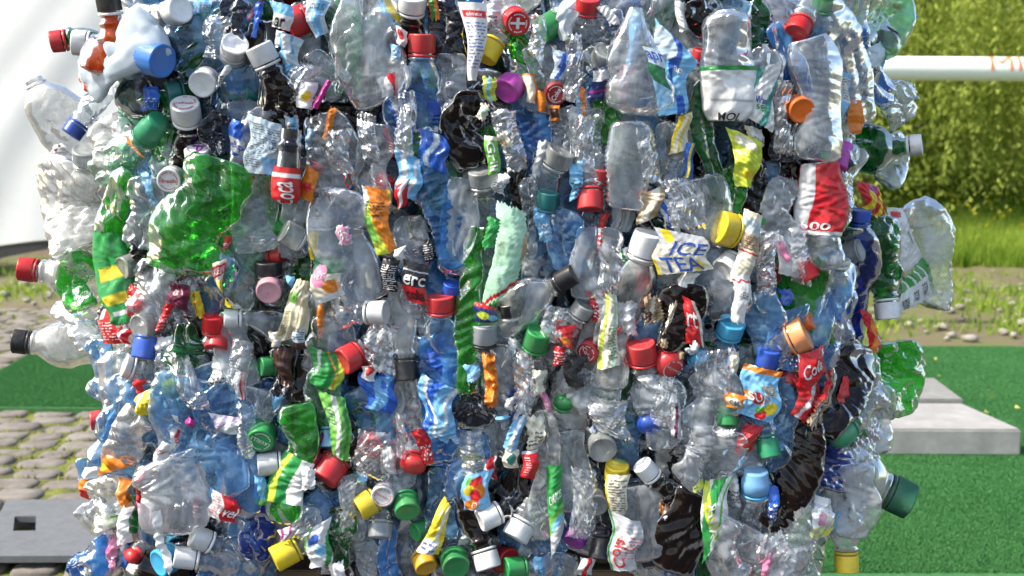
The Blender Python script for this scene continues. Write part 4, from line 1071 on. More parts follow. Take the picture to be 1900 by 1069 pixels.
F([(500,200),(480,300),(470,420),(480,470)],84,'clear',dep=-.002,cr=.7)
F([(600,210),(620,290),(600,360)],92,'clear',dep=-.004,cr=.8)
F([(690,-10),(680,60),(690,130),(715,190)],112,'film',dep=-.008,cr=.8,desc='big clear crinkled cup like bottle base',mark='the big clear crinkled base at the top')
F([(705,230),(690,320),(700,400)],66,'clear',dep=-.004)
F([(640,350),(625,430),(660,500),(690,560)],100,'film',dep=-.008,cr=.8,desc='clear crumpled bag with round pink print',mark='the clear bag with round pink print',lab=[(0,0,1,1,'silver')] if False else None)
F([(560,360),(540,420),(545,480)],56,'clear',dep=.004)
F([(620,590),(610,650),(590,700)],86,'clear',dep=.0,cr=.8)
F([(775,240),(800,330),(835,420),(855,500)],74,'blue',dep=-.002,ribs=.007)
F([(745,170),(755,240),(790,300),(800,330)],70,'blue',dep=.002)
F([(860,330),(850,420),(840,510)],66,'clear',dep=-.004,cr=.8)
F([(885,420),(872,520),(866,620),(872,730)],44,'green',dep=-.006,cr=.9,flat=.6,exact='long narrow green bottle running down the centre, left of the mint green sheet',mark='the long green bottle at the centre')
F([(900,180),(860,240),(885,310)],84,'brown',dep=-.004,cr=1.1,exact='torn dark brown bottle left of the green label strip, upper centre',mark='the torn dark brown bottle, upper centre')
F([(960,290),(965,350),(985,420)],38,'brown',dep=.004)
F([(1172,225),(1170,300),(1160,390)],82,'clear',dep=-.008,cr=.5,ribs=.006,flat=.6,desc='grey clear ribbed bottle standing upright')
F([(1180,15),(1175,80),(1190,140),(1188,215)],132,'film',dep=-.014,cr=.5,flat=.6,prof=[(0,.18),(.15,.35),(.45,.75),(.75,1.0),(.92,.8),(1,.35)],exact='big teardrop shaped clear bottle base with a green printed stripe, upper right of centre',mark='the big teardrop clear bottle')
F([(1345,20),(1350,80),(1352,140),(1348,225)],92,'clear',dep=-.012,cr=.8,flat=.62,prof=[(0,.5),(.06,.85),(.14,1),(.8,1),(.93,.95),(1,.7)],lab=[(0,0,1,1,'white'),(0,0,1,.10,'green'),(.62,.6,.92,.64,'grey')],lv=(.55,.95),texts=[('MOL','black',.68,.84,.95,.82)],exact='clear bottle with droplets and a white label with green edge, upper right',mark='the bottle with white label and green edge')
F([(1500,70),(1515,140),(1520,220),(1510,300)],88,'clear',dep=-.010,cr=.45,flat=.7,exact='long clear bottle full of droplets right of the bright orange cap')
F([(1430,90),(1410,150),(1400,200)],70,'clear',dep=-.004)
F([(1455,150),(1460,230),(1450,300)],54,'deepblue' if False else 'smoke',dep=.004)
F([(1310,150),(1300,230),(1325,310),(1345,380)],44,'darkgreen',dep=-.002,exact='narrow dark green flattened bottle left of the lime green wrapper')
F([(1350,310),(1365,350),(1360,400)],42,'green',dep=-.002)
F([(1460,330),(1440,400),(1470,470)],60,'clear',dep=0)
F([(1520,300),(1525,370),(1520,440),(1522,500)],84,'clear',dep=-.012,cr=.6,flat=.6,lab=[(0,0,1,1,'red'),(.5,0,.68,1,'silver'),(0,.95,1,1,'white')],lv=(.05,.62),texts=[('500','white',.62,.82,.93,.83)],exact='clear upright bottle with a big red label, right part',mark='the bottle with the big red label')
F([(1500,-10),(1560,60),(1590,140),(1600,230)],70,'clear',dep=-.002)
F([(1600,0),(1650,20),(1620,90)],90,'palegreen',dep=.004,cr=.9)
F([(1575,60),(1600,120),(1650,190)],56,'blue',dep=.002)
F([(1670,150),(1665,190),(1680,225)],80,'film',dep=.006,cr=1.3,exact='crinkled clear plastic sticking out at the right edge above the dark green bottle')
F([(1672,392),(1700,450),(1712,520),(1700,560)],128,'warm',dep=.004,cr=1.1,flat=.22,end='flat',exact='flattened wide clear bottle sticking out right against the meadow',mark='the wide flat clear bottle at the right edge')
F([(1632,400),(1626,470),(1640,530)],84,'darkgreen',dep=-.006)
F([(1560,470),(1530,560),(1500,640)],76,'clearblue',dep=.0)
F([(1400,540),(1420,600),(1430,660)],70,'clearblue',dep=.0,cr=.9)
F([(1290,330),(1310,400),(1290,440)],92,'clear',dep=-.002,cr=.8)
F([(1110,420),(1105,490),(1100,560)],92,'palegreen' if False else 'clear',dep=-.004,cr=.8,desc='clear crumpled bottle with faint green tint')
F([(1060,390),(1040,450),(1075,510)],60,'clearblue',dep=-.002)
F([(1145,560),(1135,640),(1130,720)],66,'warm',dep=-.004)
F([(1060,700),(1090,730),(1150,740)],80,'clear',dep=-.004,ribs=.008)
F([(935,640),(930,720),(960,790)],60,'clear',dep=.0)
F([(850,740),(875,760),(900,740)],80,'smoke',dep=-.002)
F([(800,620),(820,700),(810,790),(830,860)],80,'blue',dep=.0,exact='wide blue flattened bottle column below the long light blue bottle, centre left',mark='the blue flattened column, lower centre left')
F([(760,620),(755,690),(745,760)],56,'warm',dep=.004)
F([(830,870),(815,930),(820,1000)],64,'clearblue',dep=.0)
F([(880,800),(870,850),(860,930)],76,'clearblue',dep=.0)
F([(660,720),(690,770),(700,830)],84,'clearblue',dep=.004)
F([(370,700),(350,770),(380,850),(410,930)],140,'clearblue',dep=.0,cr=1.3,flat=.35,exact='big crumpled light blue bottle, lower left, above the red and white label',mark='the big crumpled light blue bottle')
F([(385,720),(430,790),(440,870),(440,960)],90,'clearblue',dep=-.004,cr=1.2)
F([(300,850),(320,900),(330,990)],124,'film',dep=-.012,cr=1.2,exact='big white crumpled clear bottle, lower left, left of the red and white label',mark='the big white crumpled bottle, lower left')
F([(205,700),(225,760),(215,820)],76,'clearblue',dep=.002,cr=1.2)
F([(180,630),(190,700),(180,740)],52,'clearblue',dep=.006,cr=1.2)
F([(265,770),(235,810),(215,860)],70,'warm',dep=-.004,cr=1.1)
F([(200,880),(210,930),(230,970)],100,'warm',dep=.0,cr=1.3)
F([(165,850),(165,900)],46,'clearblue',dep=.01)
F([(520,640),(530,700),(500,770)],52,'smoke',dep=.0)
F([(480,720),(470,770),(500,790)],64,'clear',dep=-.002)
F([(540,660),(550,730),(560,780)],64,'brown',dep=.002)
F([(550,750),(560,820),(535,890),(525,970)],64,'green',dep=-.012,cr=.9,lab=[(0,0,1,1,'green'),(.62,0,.7,1,'lime'),(.8,.0,1,1,'white')],lv=(.45,.8),exact='bright green bottle with green and white label, lower left',mark='the bright green bottle, lower left')
F([(600,680),(605,760),(640,830)],62,'palegreen',dep=-.004,desc='green and clear flattened bottle')
F([(625,940),(635,990),(615,1050)],60,'darkgreen',dep=-.006)
F([(560,930),(590,960),(560,1000)],74,'clearblue',dep=-.004)
F([(440,580),(430,640),(460,720)],66,'clear',dep=0,cr=.9)
F([(335,600),(345,650),(350,690)],76,'darkgreen',dep=.0)
F([(300,650),(340,700),(330,760)],60,'clear',dep=-.004)
F([(290,480),(290,540),(270,590)],80,'clear',dep=-.002)
F([(1150,430),(1160,360)],50,'clear',dep=.006)
F([(1200,700),(1230,760),(1250,830)],90,'clear',dep=-.002,cr=.9)
F([(1310,680),(1330,740),(1290,800)],90,'clear',dep=-.004,cr=.9)
F([(1330,790),(1320,850),(1270,900)],110,'film',dep=-.010,cr=.9,exact='clear crumpled bottle with a torn white top, right of centre in the lower part',mark='the clear bottle with torn white top')
F([(1180,900),(1190,960),(1200,1040)],90,'film',dep=-.004,cr=.9)
F([(1300,910),(1270,980),(1240,1060)],92,'brown',dep=-.006,cr=.9,exact='large dark brown bottle at the bottom, left of the green carton label',mark='the large dark brown bottle at the bottom')
F([(1500,780),(1490,850),(1460,940),(1420,980)],70,'brown',dep=-.004,exact='dark brown bottle running down the right part, below the red torn label')
F([(1600,640),(1570,720),(1520,800)],84,'brown',dep=-.006,exact='dark brown crumpled bottle right of the red cola can label')
F([(1545,820),(1550,870),(1540,910)],70,'deepblue',dep=.002)
F([(1440,700),(1455,780),(1440,880)],52,'clearblue',dep=.004)
F([(1380,970),(1360,1010),(1400,1050)],112,'film',dep=-.010,cr=1.3,exact='crinkled bluish clear plastic at the bottom, right of centre')
F([(1500,930),(1480,1000),(1440,1050)],92,'film',dep=-.010,cr=1.2)
F([(1662,634),(1668,700),(1644,766)],92,'green',dep=-.02,cr=1.4,exact='crinkled bright green bottle at the right edge before the stone slabs',mark='the bright green bottle at the right edge')
F([(1620,660),(1605,730),(1610,800)],60,'warm',dep=.0)
F([(1595,830),(1580,900),(1570,970)],86,'clear',dep=.004)
F([(1010,760),(1015,850),(1005,930),(1010,1000)],50,'warm',dep=-.004)
F([(1050,800),(1060,870),(1070,950)],70,'clear',dep=0)
F([(960,860),(955,920),(950,960)],60,'brown',dep=.004)
F([(975,330),(985,400),(975,480)],36,'clear',dep=-.002)
F([(1090,200),(1085,260),(1100,310)],66,'clear',dep=.0)
F([(1040,200),(1050,240),(1040,280)],60,'clear',dep=.002)
F([(1260,230),(1240,300),(1230,350)],66,'clear',dep=.004)
F([(515,195),(500,120),(490,40)],74,'brown',dep=.002)
F([(440,-5),(430,40),(425,80)],54,'smoke',dep=-.004,desc='dark grey tapered bottle neck')
F([(820,-5),(825,50),(840,120)],66,'smoke',dep=.004)
F([(1290,-5),(1320,40),(1350,60)],70,'brown',dep=.004)
F([(1110,30),(1130,80),(1110,130)],80,'clear',dep=.006)
F([(1000,80),(1010,150),(1000,210)],70,'clear',dep=.002)
F([(840,100),(840,160),(850,220)],60,'clear',dep=-.002)
F([(560,110),(600,140),(640,170)],60,'clear',dep=.002)
F([(410,210),(395,250),(405,290)],46,'smoke',dep=-.002)
F([(1262,525),(1268,590),(1262,655)],84,'brown',dep=-.008,cr=.8,exact='dark hollow brown bottle with torn edges between the torn red strip and brown paper',mark='the dark hollow')  # dark body added where there is only shade in a hollow
F([(1300,520),(1320,570),(1330,640)],70,'brown',dep=.02)
F([(760,400),(765,460),(760,500)],70,'clear',dep=.0)
F([(165,1020),(175,1045),(160,1075)],104,'bluefilm',dep=-.01,cr=1.4,flat=.8,exact='crumpled shiny blue plastic bag at the bottom left corner of the bale',cat='bag',mark='the shiny blue bag')
F([(930,680),(905,655)],46,'clear',dep=.006)

# --- labels, wrappers, tubes and torn sheets
f = film
T1 = film([(853,2),(908,6),(888,150),(872,150)],['white',(.1,.10,.95,.19,'red'),('s',.0,.0,.04,'grey')],dep=-.022,amp=.0015,curl=.012,jag=.005,texts=[('elmex','white',.22,.82,.175,.12)],fine=[('blue',.12,.9,.85,.24,14)],exact='white toothpaste tube tapering down with a red logo box',mark='the toothpaste tube',cat='toothpaste tube')
f([(1192,84),(1226,92),(1246,170),(1212,150)],['dg',(.0,0,1,.45,'paleblue')],dep=-.042,amp=.001,curl=.004,texts=[('apr','blue',.0,1.0,.42,.1)],exact='printed strip with green stripe and blue letters on the big teardrop clear bottle',cat='label')
f([(1208,22),(1292,106),(1270,206),(1214,216)],['sky',('s',-.3,.35,.62,'blue'),(.6,.4,1,.75,'lb'),('o',.25,.2,.3,.2,'paleblue')],dep=-.022,amp=.003,exact='big light blue label sheet right of the big teardrop clear bottle',mark='the big light blue sheet',texts=[('apr','white',.62,.95,.5,.38)])
f([(1172,10),(1196,30),(1180,120),(1160,130)],['lb'],dep=-.01)
f([(1345,232),(1415,262),(1400,352),(1370,350)],['lime',('o',.5,.15,.35,.12,'cream'),('o',.7,.75,.3,.1,'yellow')],dep=-.016,amp=.006,exact='crumpled lime green wrapper, upper right',mark='the lime green wrapper')
f([(1398,130),(1450,110),(1432,252),(1372,215)],['white',('s',.3,.0,.35,'teal'),('s',.6,1.1,1.3,'teal')],dep=-.018,amp=.004,texts=[('Was','blue',.35,.75,.62,.5),('ser','green',.4,.8,.76,.64)],exact='white and teal water label crumpled left of the bright orange cap',mark='the teal water label')
f([(1590,95),(1645,72),(1640,140),(1612,135)],['paleblue',(0,.7,1,1,'white')],dep=-.012,amp=.002,texts=[('TALIA','black',.2,.95,.95,.72)])
f([(1558,130),(1588,140),(1565,230),(1545,215)],['sky',(.1,.1,.8,.6,'white')],dep=-.012,fine=[('grey' if False else 'black',.15,.75,.58,.12,8)])
f([(1580,182),(1604,185),(1600,250),(1575,250)],['orange'],dep=-.008,amp=.004)
f([(1590,335),(1635,345),(1642,415),(1600,385)],['red',('s',.5,.5,.8,'yellow'),('o',.6,.15,.22,.15,'purple'),('s',.4,1.0,1.15,'yellow')],dep=-.016,amp=.005,exact='red and yellow sweets bag at the right edge',mark='the red and yellow sweets bag')
f([(1642,380),(1674,384),(1714,478),(1674,516)],['white',(.2,.06,.7,.16,'red')],dep=-.012,amp=.002,curl=.004,fine=[('black',.72,.8,.8,.25,1)],exact='white printed strip on the upper part of the wide flat clear bottle',cat='label')
f([(1672,524),(1714,474),(1746,546),(1668,584)],['white',(0,0,1,.42,'green'),('s',-.4,.05,.10,'white'),('s',-.4,.25,.30,'white'),('s',-.4,.45,.50,'white'),('s',-.4,.65,.70,'white'),(.88,.4,1,1,'green')],dep=-.016,amp=.0015,curl=.004,texts=[('WASSER','black',.25,.08,.95,.62,True),('ALLE','black',.52,.38,.85,.58,True),('HALLE','black',.78,.64,.85,.52,True)],exact='white label with a green striped corner on the wide flat clear bottle',mark='the white label with green striped corner',cat='label')
f([(1215,420),(1312,440),(1322,500),(1212,512)],['cream',(0,0,1,.35,'silver'),('o',.2,.12,.11,.16,'yellow'),('o',.75,.85,.12,.14,'yellow'),(0,.7,.06,1,'yellow')],dep=-.024,amp=.0025,curl=.008,texts=[('ICE','blue',.30,.95,.60,.22),('TEA','blue',.12,.85,.97,.64)],exact='cream label with blue ICE TEA lettering and yellow lemons, right of centre',mark='the ICE TEA label',cat='label')
f([(925,362),(984,392),(968,535),(893,592)],['mint',('s',.4,1.15,1.35,'mint'),('s',.25,.0,.12,'paleblue'),('o',.95,.45,.1,.2,'tan'),(.0,.93,1,.97,'red')],dep=-.022,amp=.0018,curl=.016,exact='large mint green crumpled sheet, centre',mark='the mint green sheet',cat='wrapper',fine=[('black',.08,.3,.35,.6,14)],jag=.06)
f([(900,388),(934,398),(926,468),(888,474)],['green','green',('s',.0,.45,.52,'dg')],dep=-.044,amp=.002,curl=.008,exact='small bright green oval lid lying on the mint green sheet',jag=.22,cat='lid')
f([(700,330) if False else (664,340),(720,350),(732,470),(694,478)],['lime',('s',.8,.0,.35,'white'),('s',-.5,.12,.9,'orange'),(.0,.45,.3,.8,'lg')],dep=-.018,amp=.003,curl=.008,fine=[('black',.1,.8,.45,.2,5)],exact='orange and lime juice label running down, left of centre',mark='the orange and lime juice label',cat='label')
f([(578,472),(640,480),(636,548),(580,570)],['cream',(0,0,1,.38,'dg'),('o',.28,.42,.24,.26,'pink'),('o',.7,.7,.3,.16,'orange'),(0,.86,1,1,'white')],dep=-.020,amp=.002,texts=[('Vit.C','white',.1,.48,.50,.36)],exact='green and orange carton label with a pink vitamin disc',mark='the carton label with pink disc',cat='label')
f([(618,410),(660,412),(656,462),(620,460)],['film' if False else 'silver',('o',.5,.5,.48,.48,'pink')],dep=-.030,amp=.001,mat='print',texts=[('82','white',.2,.8,.75,.25)],jag=.22,exact='round pink printed patch on the clear bag')
f([(462,208),(528,232),(520,328),(452,322)],['paleblue',(.55,.7,1,1,'sky'),(.6,.45,.95,.52,'black')],dep=-.020,amp=.002,curl=.008,fine=[('black',.06,.5,.9,.1,20),('black',.55,.92,.4,.12,6)],texts=[('CLUB','blue',.55,.85,.42,.35),('KELLN','white',.64,.9,.51,.46)],exact='pale blue label sheet covered in small print, upper left of centre',mark='the pale blue sheet of small print',cat='label')
f([(425,215),(462,232),(450,300),(424,285)],['blue',(0,.5,1,.9,'white')],dep=-.014,texts=[('ekpi','blue',.1,.95,.82,.58)])
B1=body([(540,240),(536,290),(532,340),(530,378)],46,'smoke',dep=-.026,flat=.8,cr=.3,lab=[(0,0,1,1,'red'),(0,.12,1,.2,'white')],lv=(.42,.98),texts=[('Coca','white',.88,.62,.95,.28,True),],exact='small cola bottle with red label, upper left of centre',mark='the small cola bottle with red label',neck=True)
f([(565,300),(590,318),(582,380),(556,368)],['orange',('o',.5,.6,.3,.15,'red')],dep=-.018,amp=.004)
f([(500,0),(545,10),(540,60),(505,50)],['sky',(0,.45,1,1,'white')],dep=-.016,texts=[('ar','black',.15,.7,.95,.6)],exact='light blue and white label with two dark letters, top left of centre')
f([(560,-5),(610,0),(605,60),(580,72)],['paleblue',('s',.4,.5,1.0,'lb')],dep=-.016,fine=[('grey' if False else 'black',.2,.8,.3,.1,4)])
f([(520,60),(545,66),(545,130),(525,140)],['lb',(.2,0,.8,.5,'white')],dep=-.012)
f([(725,80),(748,86),(742,125),(722,118)],['lb',(0,.7,1,1,'white')],dep=-.014,texts=[('21','white',.2,.85,.65,.2)])
f([(735,45),(758,60),(752,90),(735,80)],['white',('o',.4,.4,.3,.3,'red')],dep=-.016)
f([(700,145),(738,130),(736,178),(708,182)],['silver',('s',-.3,.5,1.2,'red')],dep=-.018,amp=.002)
f([(553,150),(588,152),(580,205),(548,200)],['white',('o',.6,.55,.25,.2,'yellow')],dep=-.016,amp=.005)
f([(605,146),(616,150),(588,205),(578,200)],['pink' if False else 'magenta'],dep=-.02)
f([(1030,90),(1062,98),(1050,150),(1022,148)],['paleblue',('s',.3,.6,.9,'blue')],dep=-.014,texts=[('Z','blue',.2,.7,.6,.2)])
f([(968,135),(995,135),(996,195),(980,190)],['cream',(0,0,1,.05,'orange'),(.8,0,1,.9,'orange')],dep=-.012,amp=.002)
f([(992,165),(1012,170),(1014,210),(1000,208)],['orange'],dep=-.014)
f([(1018,195),(1040,195),(1038,225),(1020,225)],['orange',(.1,.2,.9,.8,'brown')],dep=-.012)
f([(1100,125),(1135,122),(1125,185),(1090,190)],['navy',(0,.1,1,.4,'silver'),(0,.7,1,.75,'magenta')],dep=-.014,amp=.004,fine=[('white',.1,.9,.45,.1,5)])
f([(885,180),(915,188),(905,240),(882,225)],['cream','mint'if False else 'cream',('o',.5,.4,.3,.3,'mint')],dep=-.024,amp=.006,jag=.25,mat='printdirty')
f([(925,225),(960,270),(940,290),(920,260)],['cream',(.4,.4,.8,.9,'tan')],dep=-.022,jag=.2,mat='printdirty')
f([(898,250),(926,252),(928,320),(905,330)],['lg',(0,0,1,.1,'cream')],dep=-.024,amp=.003,texts=[('Grill','cream' if False else 'white',.2,.75,.15,.9,True)],exact='green label strip with pale letters beside the torn dark brown bottle',mark='the green label strip',cat='label')
f([(1260,215),(1285,205),(1275,280),(1238,290)],['cream',('s',.4,.0,.45,'yellow'),('s',.4,.75,.9,'yellow')],dep=-.014,amp=.006)
f([(1272,262),(1290,265),(1285,335),(1270,330)],['blue',('s',.5,.6,.9,'yellow')],dep=-.016,amp=.004)
f([(1525,280),(1548,285),(1550,315),(1532,318)],['green'],dep=-.018,amp=.002)
f([(85,270),(128,262),(105,375),(72,345)],['silver',('s',.7,.3,.4,'black'),('s',-.5,.1,.2,'black'),('s',.4,.75,.82,'black'),('s',-.7,-.3,-.22,'black'),('o',.7,.2,.1,.06,'red')],dep=-.002,amp=.009,exact='silver foil wrapper with black print at the left edge',mark='the silver foil wrapper',mat='printdirty')
f([(150,110),(180,100),(175,180),(150,165)],['white',('s',.4,.2,.45,'red'),('s',.4,.7,.95,'red')],dep=-.022,amp=.005,exact='red and white torn strip left of the light grey detergent bottle')
f([(378,492),(418,478),(412,570),(440,578)],['cream',(0,.08,1,.3,'red'),(.3,.4,1,1,'yellow')],dep=-.020,amp=.003,texts=[('KAISEIER','white',.08,.92,.26,.12),('Scho','black',.35,.85,.85,.55)],exact='cream and yellow label with red band and dark script, left part',mark='the cream and yellow label',cat='label')
f([(183,572),(212,570),(222,640),(186,640)],['red',(.1,.0,.5,.3,'white')],dep=-.020,amp=.002,fine=[('white',.1,.9,.9,.35,7)],exact='red label with white small print at the left side',mark='the red label at the left side')
f([(214,600),(244,610),(240,640),(220,630)],['darkred' if False else 'red',('s',.2,.5,.75,'white')],dep=-.016)
f([(312,520),(352,530),(350,585),(308,560)],['maroon'],dep=-.016,amp=.006,exact='small dark maroon foil crumple below the big bright green crumpled bottle')
f([(550,512),(576,520),(572,625),(504,640)],['cream','beige',('o',.3,.3,.2,.1,'lg'),('s',.5,.9,.95,'tan')],dep=-.018,amp=.006,fine=[('black',.05,.3,.9,.5,14)],exact='beige crumpled wrapper left of the carton label with pink disc',mark='the beige wrapper')
f([(505,640),(548,645),(540,720),(515,715)],['brown'],dep=-.012,amp=.006)
f([(575,640),(640,660),(632,730),(576,715)],['green',('s',.5,.35,.45,'white'),('s',.2,.9,1.1,'lime'),('s',-.2,.6,.65,'orange')],dep=-.014,amp=.004,exact='green and white printed wrapper left of the shiny red cap')
f([(542,600),(568,605),(566,650),(545,650)],['paleblue',(0,.7,1,1,'brown')],dep=-.020,fine=[('black',.1,.9,.6,.1,5)])
f([(742,478),(792,490),(795,568),(752,560)],['black',(0,.62,1,1,'red'),(0,.2,1,.23,'white')],dep=-.016,amp=.002,texts=[('erc','white',.08,.95,.58,.34),('cola','white' if False else 'black',.1,.9,.92,.66)],exact='black and red cola label with white letters at the centre left',mark='the black and red label',cat='label')
f([(708,478),(740,482),(735,545),(704,540)],['black'],dep=-.020,amp=.003,fine=[('white',.1,.9,.95,.15,12)])
f([(785,445),(806,440),(804,485),(786,490)],['black'],dep=-.014,fine=[('white',.1,.9,.9,.2,7)])
f([(728,465),(752,455),(750,480),(735,485)],['white'],dep=-.022)
f([(733,335),(768,330),(750,385),(735,390)],['red',('s',.2,.4,.7,'white')],dep=-.014)
f([(775,235),(835,255),(830,325),(780,305)],['blue',('s',.4,.5,.7,'paleblue')],dep=-.014,amp=.005)
f([(735,270),(788,300),(775,378),(735,362)],['lb',('s',.3,.3,.5,'white'),('s',.3,.8,.9,'white')],dep=-.012,amp=.005)
f([(894,645),(922,650),(928,765),(898,765)],['orange','orange'],dep=-.018,amp=.010,lam=(.008,.02),exact='crumpled orange wrapper hanging at the centre',mark='the crumpled orange wrapper',jag=.1)
f([(1030,605),(1070,602),(1062,650),(1040,640)],['red',('o',.5,.7,.35,.2,'gold' if False else 'orange'),(0,.3,.3,.6,'silver')],dep=-.016)
f([(1028,640),(1050,645),(1046,680),(1025,680)],['red'],dep=-.018,fine=[('white',.1,.9,.9,.2,5)])
f([(1120,540),(1145,545),(1150,680),(1105,690)],['cream',('s',.2,.2,.4,'lime'),('s',.1,.75,.9,'mint')],dep=-.014,amp=.004,fine=[('green',.5,.9,.9,.4,12)],mat='printdirty')
f([(1190,360),(1235,340),(1225,400),(1180,420)],['tan',('s',.4,.5,.9,'cream')],dep=-.014,mat='printdirty',amp=.006)
f([(1195,530),(1232,545),(1240,600),(1180,620)],['tan',('s',.5,.5,.8,'cream'),('o',.2,.7,.2,.2,'brown')],dep=-.020,amp=.008,jag=.25,mat='printdirty',exact='torn brown paper scrap beside the dark hollow, right of centre',mark='the torn brown paper scrap')
f([(1225,620),(1250,625),(1235,660),(1215,640)],['tan'],dep=-.02,jag=.3,mat='printdirty')
f([(1262,545),(1292,560),(1312,650),(1275,640)],['red',('s',-.2,.7,.95,'cream')],dep=-.018,amp=.004,texts=[('rt','white',.15,.7,.6,.25)],exact='torn red label strip with white letters right of the dark hollow',mark='the torn red strip')
f([(1290,625),(1305,640),(1290,670),(1255,650)],['silver'],dep=-.02,jag=.25,mat='printdirty')
f([(1385,385),(1420,400),(1390,540),(1355,525)],['cream',(0,.1,1,.25,'paleblue'),(0,.3,1,.5,'tan'),(0,.52,1,.56,'red')],dep=-.020,amp=.004,mat='printdirty',fine=[('black',.2,.8,.5,.32,6)],exact='dirty white label strip with a red line, right of the ICE TEA label',mark='the dirty white label strip')
f([(1355,500),(1398,505),(1385,610),(1358,605)],['white',(0,.12,1,.16,'red')],dep=-.022,amp=.002,fine=[('black',.3,.8,.5,.35,3)],exact='white tapering tube below the dirty white label strip',cat='tube',jag=.1)
f([(1440,430),(1460,440),(1490,520),(1445,510)],['silver',('o',.4,.4,.3,.25,'pink')],dep=-.014,amp=.002)
f([(1478,660),(1528,640),(1535,685),(1492,735)],['red',('s',.3,.02,.06,'white')],dep=-.022,amp=.002,texts=[('Cola','white',.15,.85,.75,.35),('8','white',.78,.9,.3,.1)],exact='bright red cola label with white script, right part',mark='the bright red cola label',cat='label')
f([(1475,700),(1530,700),(1500,790),(1475,770)],['red',('s',.5,.7,.9,'silver')],dep=-.010,amp=.004,mat='printdirty')
f([(1535,660),(1565,690),(1515,820),(1490,800)],['tan',('s',.4,.1,.4,'red'),('s',.4,.6,.8,'silver'),('s',-.4,.2,.3,'brown')],dep=-.014,amp=.006,jag=.2,mat='printdirty',exact='torn brown, red and silver label strip, right part',mark='the torn brown and red strip')
f([(1560,700),(1590,690),(1580,760),(1550,770)],['red'],dep=-.012,mat='printdirty')
f([(1600,570),(1625,590),(1640,650),(1615,660)],['orangered' if False else 'red',('s',.5,.5,.9,'orange'),('s',.5,1.0,1.15,'white')],dep=-.014,amp=.006)
f([(1380,672),(1455,690),(1440,790),(1372,770)],['sky',(0,0,1,.12,'orange'),('o',.35,.6,.2,.12,'red'),('o',.75,.75,.18,.14,'yellow'),('o',.6,.9,.15,.1,'red'),('o',.5,.8,.1,.08,'lg'),(.55,.3,.9,.5,'cream'),(0,.5,.2,.6,'orange')],dep=-.020,amp=.004,texts=[('SUN','white',.1,.7,.66,.5)],fine=[('black',.58,.88,.48,.32,5)],exact='light blue drink pouch with fruit pattern, lower right',mark='the light blue drink pouch',cat='drink pouch')
f([(1345,725),(1385,735),(1378,760),(1345,755)],['orange',('o',.5,.6,.4,.3,'cream')],dep=-.022,texts=[('CAL','black',.3,.8,.8,.45)])
f([(1305,890),(1362,880),(1345,980),(1300,1055)],['white',('s',.5,.3,.75,'green'),('s',-.6,-.1,.15,'lime'),('s',.5,.95,1.05,'lg')],dep=-.018,amp=.003,texts=[('UNIVER','white',.25,.55,.9,.3,True)],exact='green and white carton label standing upright, lower right',mark='the green carton label',cat='label')
f([(1125,880),(1172,880),(1160,960),(1125,955)],['cream',(.0,.0,.1,1,'yellow')],dep=-.016,fine=[('black',.15,.9,.9,.1,12)],amp=.002)
f([(1130,945),(1195,970),(1180,1060),(1130,1062)],['silver',('o',.4,.45,.3,.3,'white'),('s',.0,.02,.1,'green')],dep=-.018,amp=.003,texts=[('Cola','red',.2,.6,.95,.4,True)],fine=[('red',.55,.95,.8,.3,8)],exact='silver white label with red upright script at the bottom, right of centre',mark='the label with red upright script',cat='label')
f([(1015,860),(1046,862),(1045,985),(1020,1045)],['green',(0,.55,1,.8,'lg'),(0,.75,1,1,'silver'),('o',.5,.7,.4,.06,'sky')],dep=-.018,amp=.003,curl=.012,texts=[('CIRRUS','mint' if False else 'white',.15,.9,.44,.34)],exact='green tube like flattened bottle standing upright, bottom centre right',mark='the green tube',cat='tube')
f([(970,838),(1002,832),(996,890),(966,885)],['red',(0,0,1,.12,'silver')],dep=-.018,amp=.002,fine=[('white',.2,.5,.9,.2,8)],exact='small bright red label with white print, lower centre',mark='the small bright red label')
f([(860,880),(915,870),(905,945),(855,950)],['sky',('o',.5,.3,.25,.2,'red'),('o',.3,.45,.2,.15,'yellow'),('o',.7,.5,.2,.2,'orange'),('o',.5,.6,.2,.18,'red'),('o',.2,.2,.1,.1,'lg'),('o',.3,.85,.3,.15,'orange')],dep=-.018,amp=.003,texts=[('D','white',.3,.5,.92,.78)],exact='colourful fruit drink label, lower centre',mark='the colourful fruit label',cat='label')
f([(960,765),(980,770),(955,845),(930,830)],['lb',('s',.2,.5,.8,'white')],dep=-.016,amp=.005)
f([(935,830),(962,835),(962,870),(932,868)],['cream',('o',.6,.5,.3,.3,'teal')],dep=-.016)
f([(825,920),(838,940),(815,1035),(770,1030)],['yellow',('s',.4,.75,.95,'white'),(.05,.7,.8,1,'white'),(0,.3,.2,.5,'gold' if False else 'yellow')],dep=-.020,amp=.004,fine=[('blue',.1,.75,.95,.75,2)],exact='yellow wrapper with white barcode corner, bottom centre',mark='the yellow wrapper')
f([(565,985),(612,960),(615,1050),(570,1060)],['white',('o',.4,.3,.25,.12,'blue'),('o',.6,.6,.25,.15,'lb'),('s',.4,.0,.25,'lg'),('s',.4,1.05,1.3,'green')],dep=-.018,amp=.005,exact='blue, green and white flowered wrapper at the bottom left')
f([(515,985),(552,970),(545,1000),(518,1010)],['white',('s',.3,.2,.4,'magenta'),('s',.3,.7,.85,'magenta')],dep=-.018)
f([(560,860),(594,868),(585,910),(552,915)],['white'],dep=-.024,jag=.15)
f([(390,905),(445,930),(440,975),(385,960)],['white',(.45,0,1,1,'red')],dep=-.018,amp=.003,texts=[('vel','white',.5,.95,.8,.3)],fine=[('red',.05,.4,.9,.1,10)],exact='red and white label with big white letters, lower left',mark='the red and white label',cat='label')
f([(300,815),(322,825),(305,860),(275,865)],['white'],dep=-.022,texts=[('PET zero','red',.1,.9,.5,.3)])
